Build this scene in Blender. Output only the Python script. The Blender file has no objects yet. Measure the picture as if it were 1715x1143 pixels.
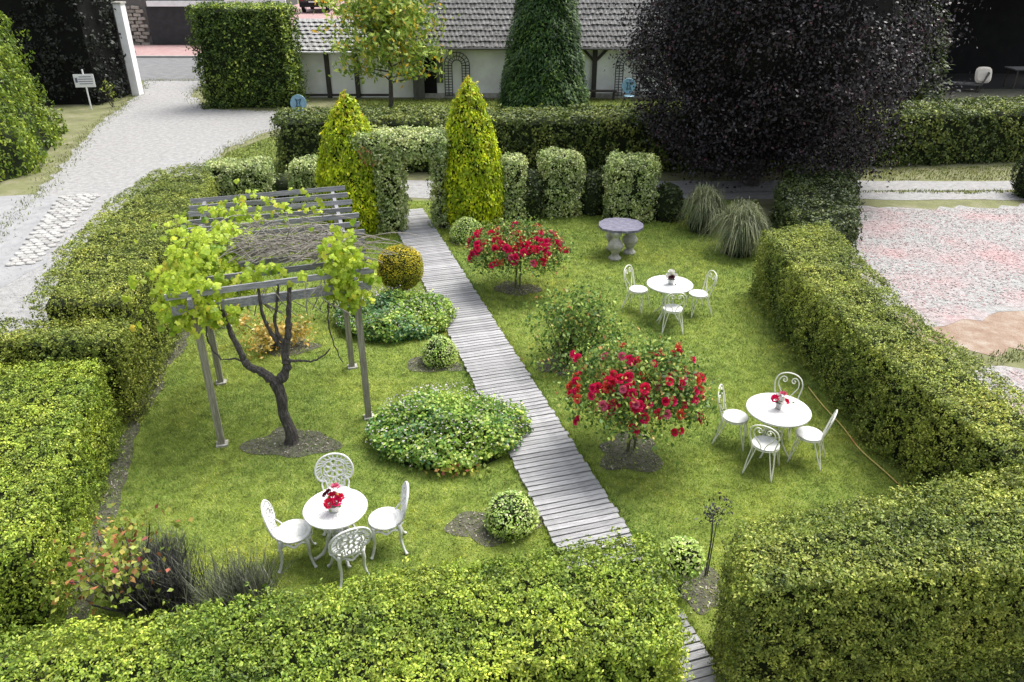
import bpy, math, random
import numpy as np
from mathutils import Vector, Matrix, Euler

# ------------------------------------------------------------------ camera, sky, sun, exposure
sc = bpy.context.scene
COL = sc.collection
R = math.radians
cam_d = bpy.data.cameras.new('camera')
cam = bpy.data.objects.new('camera', cam_d); COL.objects.link(cam)
cam.location = (0, 0, 6.7); cam.rotation_euler = (R(90 - 27.3), 0, 0)
cam_d.sensor_width = 36; cam_d.lens = 27.0; cam_d.clip_start = 0.1; cam_d.clip_end = 1000
sc.camera = cam

SUN_EL, SUN_AZ = 62.0, 48.0           # azimuth measured from +Y (beyond the garden) towards +X
world = bpy.data.worlds.new('World'); sc.world = world; world.use_nodes = True
wn, wl = world.node_tree.nodes, world.node_tree.links
bg = wn['Background']
sky = wn.new('ShaderNodeTexSky'); sky.sky_type = 'NISHITA'; sky.sun_disc = False
sky.sun_elevation = R(SUN_EL); sky.sun_rotation = R(SUN_AZ); sky.dust_density = 4.0; sky.air_density = 1.2
hs = wn.new('ShaderNodeHueSaturation'); hs.inputs['Saturation'].default_value = 0.35
wl.new(sky.outputs[0], hs.inputs['Color']); wl.new(hs.outputs[0], bg.inputs['Color'])
bg.inputs['Strength'].default_value = 0.15
sun_d = bpy.data.lights.new('sun', 'SUN'); sun_d.energy = 2.0; sun_d.angle = R(32); sun_d.color = (1, .97, .9)
sun = bpy.data.objects.new('sun', sun_d); COL.objects.link(sun)
sd = Vector((math.sin(R(SUN_AZ)) * math.cos(R(SUN_EL)), math.cos(R(SUN_AZ)) * math.cos(R(SUN_EL)), math.sin(R(SUN_EL))))
sun.rotation_euler = (-sd).to_track_quat('-Z', 'Y').to_euler()
sc.view_settings.view_transform = 'Standard'; sc.view_settings.look = 'None'
sc.view_settings.exposure = 0.9; sc.view_settings.gamma = 1.0; sc.view_settings.use_curve_mapping = False
sc.render.engine = 'CYCLES'
sc.cycles.max_bounces = 5; sc.cycles.diffuse_bounces = 3; sc.cycles.glossy_bounces = 2
sc.cycles.transmission_bounces = 4; sc.cycles.transparent_max_bounces = 4; sc.cycles.use_denoising = True

rng = np.random.default_rng(7)
random.seed(7)

# ------------------------------------------------------------------ materials
MATS = {}
def _mat(name):
    m = bpy.data.materials.new(name); m.use_nodes = True
    MATS[name] = m
    return m, m.node_tree.nodes, m.node_tree.links, m.node_tree.nodes['Principled BSDF']
def ramp(nodes, stops, interp='LINEAR'):
    r = nodes.new('ShaderNodeValToRGB'); cr = r.color_ramp; cr.interpolation = interp
    while len(cr.elements) < len(stops): cr.elements.new(0.5)
    for e, (p, c) in zip(cr.elements, stops):
        e.position = p; e.color = (c[0], c[1], c[2], 1)
    return r
def noise(nodes, links, scale, detail=4, rough=.6, coord=None, dim='Object'):
    tc = nodes.new('ShaderNodeTexCoord'); n = nodes.new('ShaderNodeTexNoise')
    n.inputs['Scale'].default_value = scale; n.inputs['Detail'].default_value = detail; n.inputs['Roughness'].default_value = rough
    links.new(tc.outputs[dim], n.inputs['Vector'])
    return n
def leafmat(name, stops, trans=.3, rough=.5, nscale=.9, namt=.45, spec=.35, interp='LINEAR', hue_amt=.02, fscale=5.0):
    """foliage: every leaf its own tone, slow drift of tone over the plant, some light passing through"""
    m, N, L, b = _mat(name)
    g = N.new('ShaderNodeNewGeometry'); r = ramp(N, stops, interp)
    L.new(g.outputs['Random Per Island'], r.inputs['Fac'])
    n = noise(N, L, nscale, 3)
    mr = N.new('ShaderNodeMapRange'); mr.inputs['From Min'].default_value = .3; mr.inputs['From Max'].default_value = .7
    mr.inputs['To Min'].default_value = 1 - namt; mr.inputs['To Max'].default_value = 1 + namt
    L.new(n.outputs['Fac'], mr.inputs['Value'])
    mh = N.new('ShaderNodeMapRange'); mh.inputs['From Min'].default_value = .3; mh.inputs['From Max'].default_value = .7
    mh.inputs['To Min'].default_value = .5 + hue_amt; mh.inputs['To Max'].default_value = .5 - hue_amt
    L.new(n.outputs['Fac'], mh.inputs['Value'])
    n2 = noise(N, L, fscale, 2); m2 = N.new('ShaderNodeMapRange'); m2.inputs['From Min'].default_value = .32; m2.inputs['From Max'].default_value = .68
    m2.inputs['To Min'].default_value = .62; m2.inputs['To Max'].default_value = 1.38; L.new(n2.outputs['Fac'], m2.inputs['Value'])
    mu = N.new('ShaderNodeMath'); mu.operation = 'MULTIPLY'; L.new(mr.outputs[0], mu.inputs[0]); L.new(m2.outputs[0], mu.inputs[1])
    h = N.new('ShaderNodeHueSaturation'); L.new(r.outputs[0], h.inputs['Color']); L.new(mu.outputs[0], h.inputs['Value']); L.new(mh.outputs[0], h.inputs['Hue'])
    L.new(h.outputs[0], b.inputs['Base Color']); b.inputs['Roughness'].default_value = rough; b.inputs['Specular IOR Level'].default_value = spec
    if trans > 0:
        t = N.new('ShaderNodeBsdfTranslucent'); L.new(h.outputs[0], t.inputs['Color'])
        mx = N.new('ShaderNodeMixShader'); mx.inputs[0].default_value = trans
        L.new(b.outputs[0], mx.inputs[1]); L.new(t.outputs[0], mx.inputs[2]); L.new(mx.outputs[0], N['Material Output'].inputs['Surface'])
    return m
def surf(name, stops, scale, rough=.8, detail=6, bump=.0, bscale=None, obj_rand=0.0, stretch=None, spec=.3, metal=0, scale2=None, stops2=None, mixp=(.45, .6)):
    m, N, L, b = _mat(name)
    tc = N.new('ShaderNodeTexCoord'); mp = N.new('ShaderNodeMapping'); L.new(tc.outputs['Object'], mp.inputs['Vector'])
    if stretch: mp.inputs['Scale'].default_value = stretch
    n = N.new('ShaderNodeTexNoise'); n.inputs['Scale'].default_value = scale; n.inputs['Detail'].default_value = detail; n.inputs['Roughness'].default_value = .65
    L.new(mp.outputs[0], n.inputs['Vector'])
    r = ramp(N, stops); L.new(n.outputs['Fac'], r.inputs['Fac']); out = r.outputs[0]
    if stops2:
        n2 = N.new('ShaderNodeTexNoise'); n2.inputs['Scale'].default_value = scale2; n2.inputs['Detail'].default_value = 5
        L.new(mp.outputs[0], n2.inputs['Vector'])
        r2 = ramp(N, stops2); L.new(n.outputs['Fac'], r2.inputs['Fac'])
        mr = N.new('ShaderNodeMapRange'); mr.inputs['From Min'].default_value = mixp[0]; mr.inputs['From Max'].default_value = mixp[1]
        L.new(n2.outputs['Fac'], mr.inputs['Value'])
        mx = N.new('ShaderNodeMix'); mx.data_type = 'RGBA'
        L.new(mr.outputs[0], mx.inputs['Factor']); L.new(out, mx.inputs['A']); L.new(r2.outputs[0], mx.inputs['B']); out = mx.outputs['Result']
    if obj_rand:
        oi = N.new('ShaderNodeObjectInfo'); mr = N.new('ShaderNodeMapRange')
        mr.inputs['To Min'].default_value = 1 - obj_rand; mr.inputs['To Max'].default_value = 1 + obj_rand
        L.new(oi.outputs['Random'], mr.inputs['Value'])
        h = N.new('ShaderNodeHueSaturation'); L.new(out, h.inputs['Color']); L.new(mr.outputs[0], h.inputs['Value']); out = h.outputs[0]
    L.new(out, b.inputs['Base Color']); b.inputs['Roughness'].default_value = rough; b.inputs['Specular IOR Level'].default_value = spec; b.inputs['Metallic'].default_value = metal
    if bump:
        nb = N.new('ShaderNodeTexNoise'); nb.inputs['Scale'].default_value = bscale or scale * 2; nb.inputs['Detail'].default_value = 6
        L.new(mp.outputs[0], nb.inputs['Vector'])
        bp = N.new('ShaderNodeBump'); bp.inputs['Strength'].default_value = bump; bp.inputs['Distance'].default_value = .02
        L.new(nb.outputs['Fac'], bp.inputs['Height']); L.new(bp.outputs[0], b.inputs['Normal'])
    return m

G = leafmat
G('hedge', [(0, (0.0582, 0.0922, 0.0116)), (0.35, (0.1647, 0.2264, 0.0308)), (0.7, (0.2905, 0.3437, 0.054)), (1, (0.4843, 0.503, 0.1157))], trans=.22)
G('hedge_bright', [(0, (0.0617, 0.1134, 0.0101)), (0.35, (0.1929, 0.2874, 0.0281)), (0.7, (0.3087, 0.4083, 0.0441)), (1, (0.4785, 0.5445, 0.0903))], trans=.22)
G('hedge_dark', [(0, (0.0153, 0.0281, 0.0076)), (0.5, (0.0446, 0.0701, 0.0153)), (1, (0.1084, 0.1403, 0.0319))], trans=.2)
G('leyland', [(0, (0.0194, 0.045, 0.0054)), (0.5, (0.066, 0.12, 0.0144)), (1, (0.1936, 0.27, 0.045))], trans=.25, nscale=.6)
G('hedge_mid', [(0, (0.0386, 0.0644, 0.0103)), (0.5, (0.1095, 0.1546, 0.0258)), (1, (0.2834, 0.322, 0.0773))], trans=.25)
G('thuja', [(0, (0.0585, 0.1125, 0.009)), (0.5, (0.1658, 0.2531, 0.021)), (1, (0.351, 0.4312, 0.045))], nscale=.5)
G('dark_conifer', [(0, (.004, .007, .004)), (.7, (.010, .015, .008)), (1, (.03, .036, .02))], trans=.1)  # near-black tone, includes the shade on the overgrown hedge
G('yew', [(0, (0.0162, 0.0486, 0.0132)), (0.5, (0.0446, 0.1094, 0.022)), (1, (0.1216, 0.2188, 0.0353))], trans=.2, nscale=.6)
G('golden', [(0, (0.195, 0.285, 0.005)), (0.5, (0.4062, 0.54, 0.0125)), (0.9, (0.65, 0.705, 0.025)), (1, (0.75, 0.675, 0.0375))], nscale=1.2, namt=.35)
G('golden_tip', [(0, (.45, .40, .03)), (1, (.65, .45, .06))], namt=.2)
G('variegated', [(0, (0.112, 0.1792, 0.0336)), (0.25, (0.2688, 0.3584, 0.1008)), (0.5, (0.4704, 0.56, 0.2016)), (0.8, (0.6496, 0.7056, 0.336)), (1, (0.75, 0.75, 0.4928))], nscale=1.5, namt=.2, trans=.35)
G('boxleaf', [(0, (0.2139, 0.3476, 0.0535)), (0.5, (0.5347, 0.722, 0.1604)), (1, (0.75, 0.75, 0.4278))], nscale=3, namt=.25)
G('copper', [(0, (0.0051, 0.0045, 0.0054)), (0.6, (0.014, 0.0108, 0.014)), (0.92, (0.0381, 0.0317, 0.0381)), (1, (0.089, 0.0254, 0.0381))], trans=.05, rough=.4, spec=.4)
G('magnolia', [(0, (0.0936, 0.1716, 0.0234)), (0.5, (0.2652, 0.3744, 0.0546)), (0.85, (0.4992, 0.5928, 0.1248)), (0.93, (0.702, 0.468, 0.0468)), (1, (0.75, 0.4368, 0.0312))], nscale=.8)
G('roseleaf', [(0, (0.0435, 0.1087, 0.0261)), (0.5, (0.1522, 0.261, 0.0479)), (0.9, (0.348, 0.4567, 0.0979)), (1, (0.5437, 0.261, 0.1087))], nscale=3)
G('geranium', [(0, (0.0708, 0.173, 0.0189)), (0.45, (0.1888, 0.3303, 0.0394)), (0.8, (0.3775, 0.5191, 0.0944)), (1, (0.5977, 0.6607, 0.2045))], nscale=1.6, namt=.4)
G('bluegreen', [(0, (0.042, 0.126, 0.042)), (0.5, (0.098, 0.238, 0.084)), (1, (0.238, 0.378, 0.168))], nscale=2)
G('vineleaf', [(0, (0.202, 0.3194, 0.0149)), (0.5, (0.3839, 0.5111, 0.0347)), (0.9, (0.5253, 0.6175, 0.0693)), (1, (0.6263, 0.5324, 0.0495))], nscale=2, namt=.25, trans=.4)
G('topiary_gold', [(0, (0.2496, 0.2451, 0.0135)), (0.5, (0.5408, 0.4524, 0.0237)), (1, (0.75, 0.6597, 0.0507))], nscale=2.0, namt=.4)
G('fire_leaf', [(0, (0.495, 0.33, 0.044)), (0.5, (0.66, 0.462, 0.11)), (1, (0.75, 0.682, 0.33))], nscale=3)
G('redgreen', [(0, (.12, .18, .02)), (.5, (.28, .36, .06)), (.72, (.45, .42, .09)), (.86, (.42, .17, .07)), (1, (.35, .08, .08))], nscale=3)
G('lavender', [(0, (.045, .055, .035)), (.6, (.13, .145, .095)), (1, (.22, .23, .17))], trans=.1, nscale=2)
G('darktwig', [(0, (.012, .010, .016)), (1, (.06, .055, .07))], trans=0)
G('fountain', [(0, (.05, .07, .025)), (.5, (.15, .18, .08)), (1, (.36, .37, .22))], trans=.2, nscale=2)
G('grass', [(0, (0.0961, 0.1717, 0.0162)), (0.45, (0.2006, 0.2982, 0.0291)), (0.85, (0.3226, 0.4068, 0.0516)), (1, (0.471, 0.47, 0.1129))], nscale=.5, namt=.42, trans=.25, hue_amt=.045)
G('verge_grass', [(0, (.08, .11, .02)), (.6, (.16, .20, .04)), (1, (.30, .30, .10))], nscale=.5, namt=.3)
G('smallflower', [(0, (.50, .46, .50)), (.6, (.58, .52, .58)), (1, (.45, .36, .50))], trans=.2, namt=.1)
G('litter', [(0, (.10, .08, .06)), (.5, (.22, .19, .15)), (1, (.38, .35, .30))], trans=0)
def plainleaf(name, c, rough=.5, trans=.2): return leafmat(name, [(0, tuple(x * .75 for x in c)), (1, c)], trans=trans, rough=rough, namt=.15, hue_amt=.005)
plainleaf('rose_red', (.80, .025, .10)); plainleaf('rose_crimson', (.74, .018, .13)); plainleaf('rose_coral', (.72, .10, .06)); plainleaf('rose_pink', (.75, .16, .27)); plainleaf('rose_peach', (.8, .45, .3))
plainleaf('petal_white', (.85, .83, .78)); plainleaf('petal_wine', (.12, .015, .03))

surf('lawn_soil', [(0.3, (0.1, 0.1344, 0.0242)), (0.5, (0.16, 0.2128, 0.0374)), (0.7, (0.22, 0.2464, 0.066))], 5, rough=.95, bump=.6, bscale=60)
surf('ground', [(.3, (.13, .12, .075)), (.5, (.17, .18, .08)), (.7, (.25, .23, .16))], 1.2, rough=.95, bump=.5, bscale=40)
surf('soil', [(.3, (.05, .05, .035)), (.5, (.10, .098, .07)), (.7, (.16, .155, .125))], 14, rough=.97, bump=1., bscale=50)
surf('gravel', [(0.3, (0.2258, 0.2218, 0.2177)), (0.5, (0.2984, 0.2943, 0.2903)), (0.7, (0.3709, 0.3669, 0.3629))], 6, rough=.95, detail=10, bump=.7, bscale=45)
surf('gravel_pink', [(0.3, (0.187, 0.187, 0.1785)), (0.5, (0.306, 0.3017, 0.2975)), (0.7, (0.425, 0.425, 0.4165))], 9, rough=.95, detail=10, bump=.8, bscale=30, scale2=.55,
     stops2=[(.3, (.27, .17, .17)), (.5, (.38, .26, .26)), (.7, (.46, .37, .37))], mixp=(.46, .66))
surf('earth', [(0.3, (0.221, 0.1445, 0.102)), (0.5, (0.289, 0.2125, 0.1615)), (0.7, (0.357, 0.306, 0.255))], 3, rough=.95, detail=8, bump=.7, bscale=25)
surf('yard', [(.3, (.03, .032, .024)), (.7, (.07, .07, .05))], 3, rough=.95)
surf('shed_roof', [(.3, (.02, .02, .02)), (.7, (.045, .045, .045))], 4, rough=.95)
surf('asphalt', [(0.3, (0.1224, 0.1224, 0.126)), (0.5, (0.1656, 0.1656, 0.1692)), (0.7, (0.2088, 0.2088, 0.2088))], 2.2, rough=.9, detail=9, bump=.3, bscale=50)
surf('pale_asphalt', [(0.3, (0.2312, 0.2312, 0.238)), (0.5, (0.2856, 0.2856, 0.2924)), (0.7, (0.34, 0.34, 0.34))], 2, rough=.9, detail=9, bump=.3, bscale=50)
surf('pink_paving', [(0.3, (0.294, 0.175, 0.168)), (0.5, (0.35, 0.224, 0.217)), (0.7, (0.364, 0.28, 0.266))], 3, rough=.9, detail=8)
surf('kerb_stone', [(0.3, (0.264, 0.264, 0.248)), (0.7, (0.368, 0.36, 0.344))], 5, rough=.9)
surf('cobble', [(0.3, (0.2992, 0.2924, 0.2788)), (0.7, (0.4216, 0.4148, 0.4012))], 9, rough=.85, obj_rand=.2, bump=.4)
surf('deck', [(0.3, (0.1996, 0.195, 0.1996)), (0.5, (0.3266, 0.322, 0.3311)), (0.7, (0.4354, 0.4309, 0.4354))], 5, rough=.85, obj_rand=.18, stretch=(1, 12, 12), bump=.3, bscale=8)
surf('old_wood', [(0.3, (0.147, 0.1326, 0.102)), (0.5, (0.252, 0.2346, 0.1827)), (0.7, (0.378, 0.357, 0.289))], 6, rough=.9, obj_rand=.12, stretch=(6, 6, .6), bump=.4, bscale=10)
surf('slat_wood', [(.3, (.15, .15, .16)), (.5, (.25, .25, .27)), (.7, (.40, .40, .41))], 6, rough=.9, obj_rand=.15, stretch=(.7, 8, 8), bump=.4, bscale=10)
surf('bark', [(.3, (.028, .024, .022)), (.5, (.075, .066, .062)), (.7, (.15, .135, .125))], 10, rough=.95, stretch=(4, 4, 1), bump=1., bscale=20)
surf('twig', [(0.3, (0.13, 0.117, 0.0975)), (0.7, (0.338, 0.312, 0.273))], 12, rough=.9)
surf('green_stem', [(.3, (.07, .08, .03)), (.7, (.14, .13, .07))], 12, rough=.8)
surf('core', [(.3, (.008, .012, .004)), (.7, (.02, .03, .008))], 4, rough=1)  # filling inside plants; shade between the leaves is put into its colour
surf('core_black', [(.3, (.002, .0025, .002)), (.7, (.006, .007, .005))], 4, rough=1)  # blacker filling of the same kind, shade in the colour
surf('white_metal', [(.28, (.42, .40, .35)), (.4, (.60, .60, .58)), (.55, (.70, .70, .69)), (.7, (.74, .74, .73))], 9, rough=.42, spec=.4, bump=.12, bscale=60)
surf('cream_metal', [(.35, (.72, .71, .62)), (.6, (.84, .83, .76))], 18, rough=.4, spec=.4)
surf('silver_pot', [(.3, (.42, .43, .42)), (.7, (.62, .63, .61))], 8, rough=.3, metal=.6)
surf('slate', [(0.3, (0.075, 0.0713, 0.105)), (0.5, (0.15, 0.1425, 0.2025)), (0.7, (0.27, 0.2625, 0.315))], 9, rough=.55, bump=.5, spec=.5, stretch=(1, 2.5, 1))
surf('stone', [(.3, (.22, .215, .19)), (.5, (.38, .37, .33)), (.7, (.52, .51, .46))], 9, rough=.9, bump=.6, bscale=25)
surf('plaster', [(0.3, (0.7517, 0.7454, 0.7392)), (0.5, (0.8644, 0.8644, 0.8582)), (0.7, (0.9396, 0.9396, 0.9333))], 1.3, rough=.9, detail=9, bump=.15, bscale=20)
surf('roof_tile', [(0.3, (0.0718, 0.0688, 0.0658)), (0.5, (0.1616, 0.1586, 0.1556)), (0.7, (0.2753, 0.2723, 0.2693))], 6, rough=.92, detail=10, bump=.5, bscale=20, obj_rand=.08)
surf('roof_tile_light', [(0.3, (0.156, 0.156, 0.1482)), (0.5, (0.2964, 0.2925, 0.2886)), (0.7, (0.429, 0.429, 0.4212))], 5, rough=.92, detail=10, bump=.5, bscale=20, obj_rand=.08)
surf('dark_timber', [(.3, (.035, .03, .026)), (.7, (.085, .078, .07))], 6, rough=.9, stretch=(8, 8, 1))
surf('grey_timber', [(.3, (.09, .088, .085)), (.7, (.17, .168, .165))], 6, rough=.9, stretch=(10, 10, 1))
surf('shaded_inside', [(.3, (.006, .006, .006)), (.7, (.012, .012, .012))], 2, rough=1)  # near-black colour stands in for the shade of deep interiors
surf('door_grey', [(0.3, (0.0292, 0.0292, 0.0306)), (0.7, (0.0488, 0.0488, 0.0507))], 2, rough=.8)
surf('trellis', [(.3, (.035, .037, .05)), (.7, (.08, .08, .11))], 8, rough=.6)
surf('blue_metal', [(.3, (.13, .26, .36)), (.7, (.24, .40, .52))], 8, rough=.35, spec=.5)
surf('blue_dark', [(.3, (.03, .07, .12)), (.7, (.06, .12, .18))], 8, rough=.4)
surf('rubble', [(.3, (.20, .18, .15)), (.5, (.33, .30, .26)), (.7, (.46, .43, .38))], 5, rough=.95, obj_rand=.25, bump=.5)
surf('mortar', [(.3, (.10, .095, .09)), (.7, (.16, .15, .14))], 8, rough=.95)
surf('sign_white', [(.3, (.74, .74, .76)), (.7, (.82, .82, .84))], 5, rough=.4)
surf('sign_ink', [(.3, (.10, .10, .18)), (.7, (.16, .16, .25))], 5, rough=.5)
surf('car_paint', [(.3, (.012, .012, .016)), (.7, (.02, .02, .025))], 5, rough=.15, spec=.6)
surf('car_glass', [(.3, (.10, .11, .16)), (.7, (.16, .17, .22))], 3, rough=.05, spec=.8)
surf('rubber', [(.3, (.008, .008, .008)), (.7, (.014, .014, .014))], 9, rough=.8)
surf('tail_red', [(.3, (.28, .01, .015)), (.7, (.4, .02, .02))], 5, rough=.2)
surf('chrome', [(.3, (.55, .56, .58)), (.7, (.7, .7, .72))], 5, rough=.15, metal=1)
surf('cushion', [(.3, (.58, .52, .44)), (.7, (.70, .66, .58))], 4, rough=.95)
surf('hose', [(.3, (.50, .36, .10)), (.5, (.6, .5, .16)), (.7, (.55, .18, .09))], 4, rough=.5)
surf('dark_iron', [(.3, (.04, .04, .055)), (.7, (.10, .10, .13))], 8, rough=.5)

# ------------------------------------------------------------------ mesh helpers
def mesh_np(name, V, F, mat=None, smooth=False):
    V = np.asarray(V, np.float32); F = np.asarray(F, np.int32); k = F.shape[1]
    me = bpy.data.meshes.new(name)
    me.vertices.add(len(V)); me.vertices.foreach_set('co', V.ravel())
    me.loops.add(F.size); me.loops.foreach_set('vertex_index', F.ravel())
    me.polygons.add(len(F)); me.polygons.foreach_set('loop_start', np.arange(0, F.size, k, dtype=np.int32))
    try: me.polygons.foreach_set('loop_total', np.full(len(F), k, np.int32))
    except Exception: pass
    if smooth: me.polygons.foreach_set('use_smooth', np.ones(len(F), bool))
    me.update(calc_edges=True); me.validate()
    if mat: me.materials.append(MATS[mat])
    return me
def link(name, me, parent=None, loc=None, rotz=0):
    o = bpy.data.objects.new(name, me); COL.objects.link(o)
    if parent is not None: o.parent = parent
    if loc is not None: o.location = loc
    if rotz: o.rotation_euler = (0, 0, rotz)
    return o
def tag(o, label=None, cat=None, group=None, kind=None):
    if label: o['label'] = label
    if cat: o['category'] = cat
    if group: o['group'] = group
    if kind: o['kind'] = kind
    return o
def thing(name, label, cat, loc=(0, 0, 0), rotz=0, group=None):
    return tag(link(name, None, None, loc, rotz), label, cat, group)
def copy_tree(o, parent=None):
    c = o.copy(); COL.objects.link(c)
    if parent is not None: c.parent = parent
    for ch in list(o.children): copy_tree(ch, c)
    return c

class MB:
    """collects shapes; build() links them as one mesh object"""
    def __init__(s): s.v, s.f = [], []
    def add(s, V, F):
        o = len(s.v); s.v += [tuple(p) for p in V]; s.f += [tuple(i + o for i in f) for f in F]; return s
    def box(s, c, d, rz=0, rx=0, ry=0, taper=1.0):
        M = Euler((rx, ry, rz)).to_matrix(); c = Vector(c); V = []
        for z in (-.5, .5):
            k = taper if z > 0 else 1
            for x, y in ((-.5, -.5), (.5, -.5), (.5, .5), (-.5, .5)): V.append(c + M @ Vector((x * d[0] * k, y * d[1] * k, z * d[2])))
        return s.add(V, [(3, 2, 1, 0), (4, 5, 6, 7), (0, 1, 5, 4), (1, 2, 6, 5), (2, 3, 7, 6), (3, 0, 4, 7)])
    def tube(s, pts, rad, n=6, closed=False, caps=True):
        pts = [Vector(p) for p in pts]; m = len(pts)
        if not hasattr(rad, '__len__'): rad = [rad] * m
        V, F = [], []; prev = None
        for i, p in enumerate(pts):
            a = pts[i - 1] if (i or closed) else p; b = pts[(i + 1) % m] if (i < m - 1 or closed) else p
            t = (b - a)
            t = t.normalized() if t.length > 1e-9 else Vector((0, 0, 1))
            if prev is None:
                x = t.cross(Vector((0, 0, 1)))
                if x.length < .05: x = t.cross(Vector((0, 1, 0)))
                x.normalize()
            else:
                x = prev - t * prev.dot(t); x.normalize()
            prev = x; y = t.cross(x)
            for k in range(n):
                an = 2 * math.pi * k / n; V.append(p + (x * math.cos(an) + y * math.sin(an)) * rad[i])
        for i in range(m if closed else m - 1):
            for k in range(n):
                a, b = i * n + k, i * n + (k + 1) % n; c, d = ((i + 1) % m) * n + (k + 1) % n, ((i + 1) % m) * n + k
                F.append((a, b, c, d))
        if caps and not closed: F.append(tuple(range(n))[::-1]); F.append(tuple(range((m - 1) * n, m * n)))
        return s.add(V, F)
    def lathe(s, prof, n=24, c=(0, 0, 0), sy=1.0, cap0=True, cap1=True, wob=None):
        V, F = [], []
        for i, (r, z) in enumerate(prof):
            for k in range(n):
                an = 2 * math.pi * k / n; w = wob(an, i) if wob else 1
                V.append((c[0] + r * w * math.cos(an), c[1] + r * w * sy * math.sin(an), c[2] + z))
        for i in range(len(prof) - 1):
            for k in range(n): F.append((i * n + k, i * n + (k + 1) % n, (i + 1) * n + (k + 1) % n, (i + 1) * n + k))
        if cap0: F.append(tuple(range(n))[::-1])
        if cap1: F.append(tuple(range((len(prof) - 1) * n, len(prof) * n)))
        return s.add(V, F)
    def prism(s, poly, z0, z1):
        n = len(poly); V = [(x, y, z0) for x, y in poly] + [(x, y, z1) for x, y in poly]
        return s.add(V, [tuple(range(n))[::-1], tuple(range(n, 2 * n))] + [(i, (i + 1) % n, n + (i + 1) % n, n + i) for i in range(n)])
    def mesh(s, name, mat=None, smooth=False):
        me = bpy.data.meshes.new(name); me.from_pydata(s.v, [], s.f); me.update()
        if smooth: me.polygons.foreach_set('use_smooth', np.ones(len(me.polygons), bool))
        if mat: me.materials.append(MATS[mat])
        return me
    def build(s, name, mat, parent=None, loc=None, rotz=0, smooth=False):
        return link(name, s.mesh(name, mat, smooth), parent, loc, rotz)
def crom(P, n=5, closed=False):
    P = [Vector(p) for p in P]; m = len(P); out = []
    for i in range(m if closed else m - 1):
        if closed: a, b, c, d = P[i - 1], P[i], P[(i + 1) % m], P[(i + 2) % m]
        else: a, b, c, d = P[max(i - 1, 0)], P[i], P[i + 1], P[min(i + 2, m - 1)]
        for k in range(n):
            t = k / n
            out.append(.5 * ((2 * b) + (c - a) * t + (2 * a - 5 * b + 4 * c - d) * t * t + (3 * b - a - 3 * c + d) * t ** 3))
    if not closed: out.append(P[-1])
    return out
def ring(r, z, n=24, cx=0, cy=0): return [(cx + r * math.cos(2 * math.pi * k / n), cy + r * math.sin(2 * math.pi * k / n), z) for k in range(n)]

# ---- foliage
def unit(a): return a / np.maximum(np.linalg.norm(a, axis=1, keepdims=True), 1e-9)
def fbm(P, f, seed, octs=3):
    r = np.random.default_rng(seed); out = np.zeros(len(P)); amp = 1.; tot = 0
    for o in range(octs):
        for k in range(4):
            d = r.normal(size=3); d /= np.linalg.norm(d)
            out += amp * np.sin(P @ d * f * 2 * math.pi * r.uniform(.7, 1.4) + r.uniform(0, 6.28)); tot += amp
        f *= 2.1; amp *= .55
    return out / tot * 2
def leafgeo(P, N, L, W, spread=.8, up=0.0, fold=.18, jit=.35, droop=None):
    n = len(P)
    nr = unit(N + rng.normal(size=(n, 3)) * spread)
    t = rng.normal(size=(n, 3)); t[:, 2] += up
    if droop is not None: t = t * .45 + droop
    t -= (t * nr).sum(1, keepdims=True) * nr; t = unit(t); b = np.cross(nr, t)
    l = (L * rng.uniform(1 - jit, 1 + jit, n))[:, None]; w = (W * rng.uniform(1 - jit, 1 + jit, n))[:, None]
    V = np.stack([P - t * l * .5, P + b * w * .5 + nr * fold * w - t * l * .06, P + t * l * .5, P - b * w * .5 + nr * fold * w - t * l * .06], 1).reshape(-1, 3)
    return V
def leafobj(name, Vs, mat, parent=None, loc=None):
    V = np.concatenate(Vs) if isinstance(Vs, list) else Vs
    return link(name, mesh_np(name, V, np.arange(len(V)).reshape(-1, 4), mat), parent, loc)
def in_poly(X, Y, poly):
    ins = np.zeros(len(X), bool); n = len(poly)
    for i in range(n):
        x1, y1 = poly[i]; x2, y2 = poly[(i + 1) % n]
        if y1 == y2: continue
        c = ((y1 > Y) != (y2 > Y)) & (X < (x2 - x1) * (Y - y1) / (y2 - y1) + x1)
        ins ^= c
    return ins
def edge_dist(X, Y, poly):
    d = np.full(len(X), 1e9); nx = np.zeros(len(X)); ny = np.zeros(len(X)); n = len(poly)
    for i in range(n):
        x1, y1 = poly[i]; x2, y2 = poly[(i + 1) % n]; ex, ey = x2 - x1, y2 - y1; l2 = ex * ex + ey * ey
        t = np.clip(((X - x1) * ex + (Y - y1) * ey) / l2, 0, 1); dx, dy = X - x1 - t * ex, Y - y1 - t * ey
        q = np.hypot(dx, dy); m = q < d; d[m] = q[m]; l = math.sqrt(l2); nx[m] = ey / l; ny[m] = -ex / l
    return d, nx, ny
def rand_in_poly(poly, dens):
    a = np.array(poly); x0, y0 = a.min(0); x1, y1 = a.max(0); n = int((x1 - x0) * (y1 - y0) * dens)
    X, Y = rng.uniform(x0, x1, n), rng.uniform(y0, y1, n); k = in_poly(X, Y, poly); return X[k], Y[k]
def ccw(poly):
    s = sum(poly[i][0] * poly[(i + 1) % len(poly)][1] - poly[(i + 1) % len(poly)][0] * poly[i][1] for i in range(len(poly)))
    return poly if s > 0 else poly[::-1]
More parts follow.
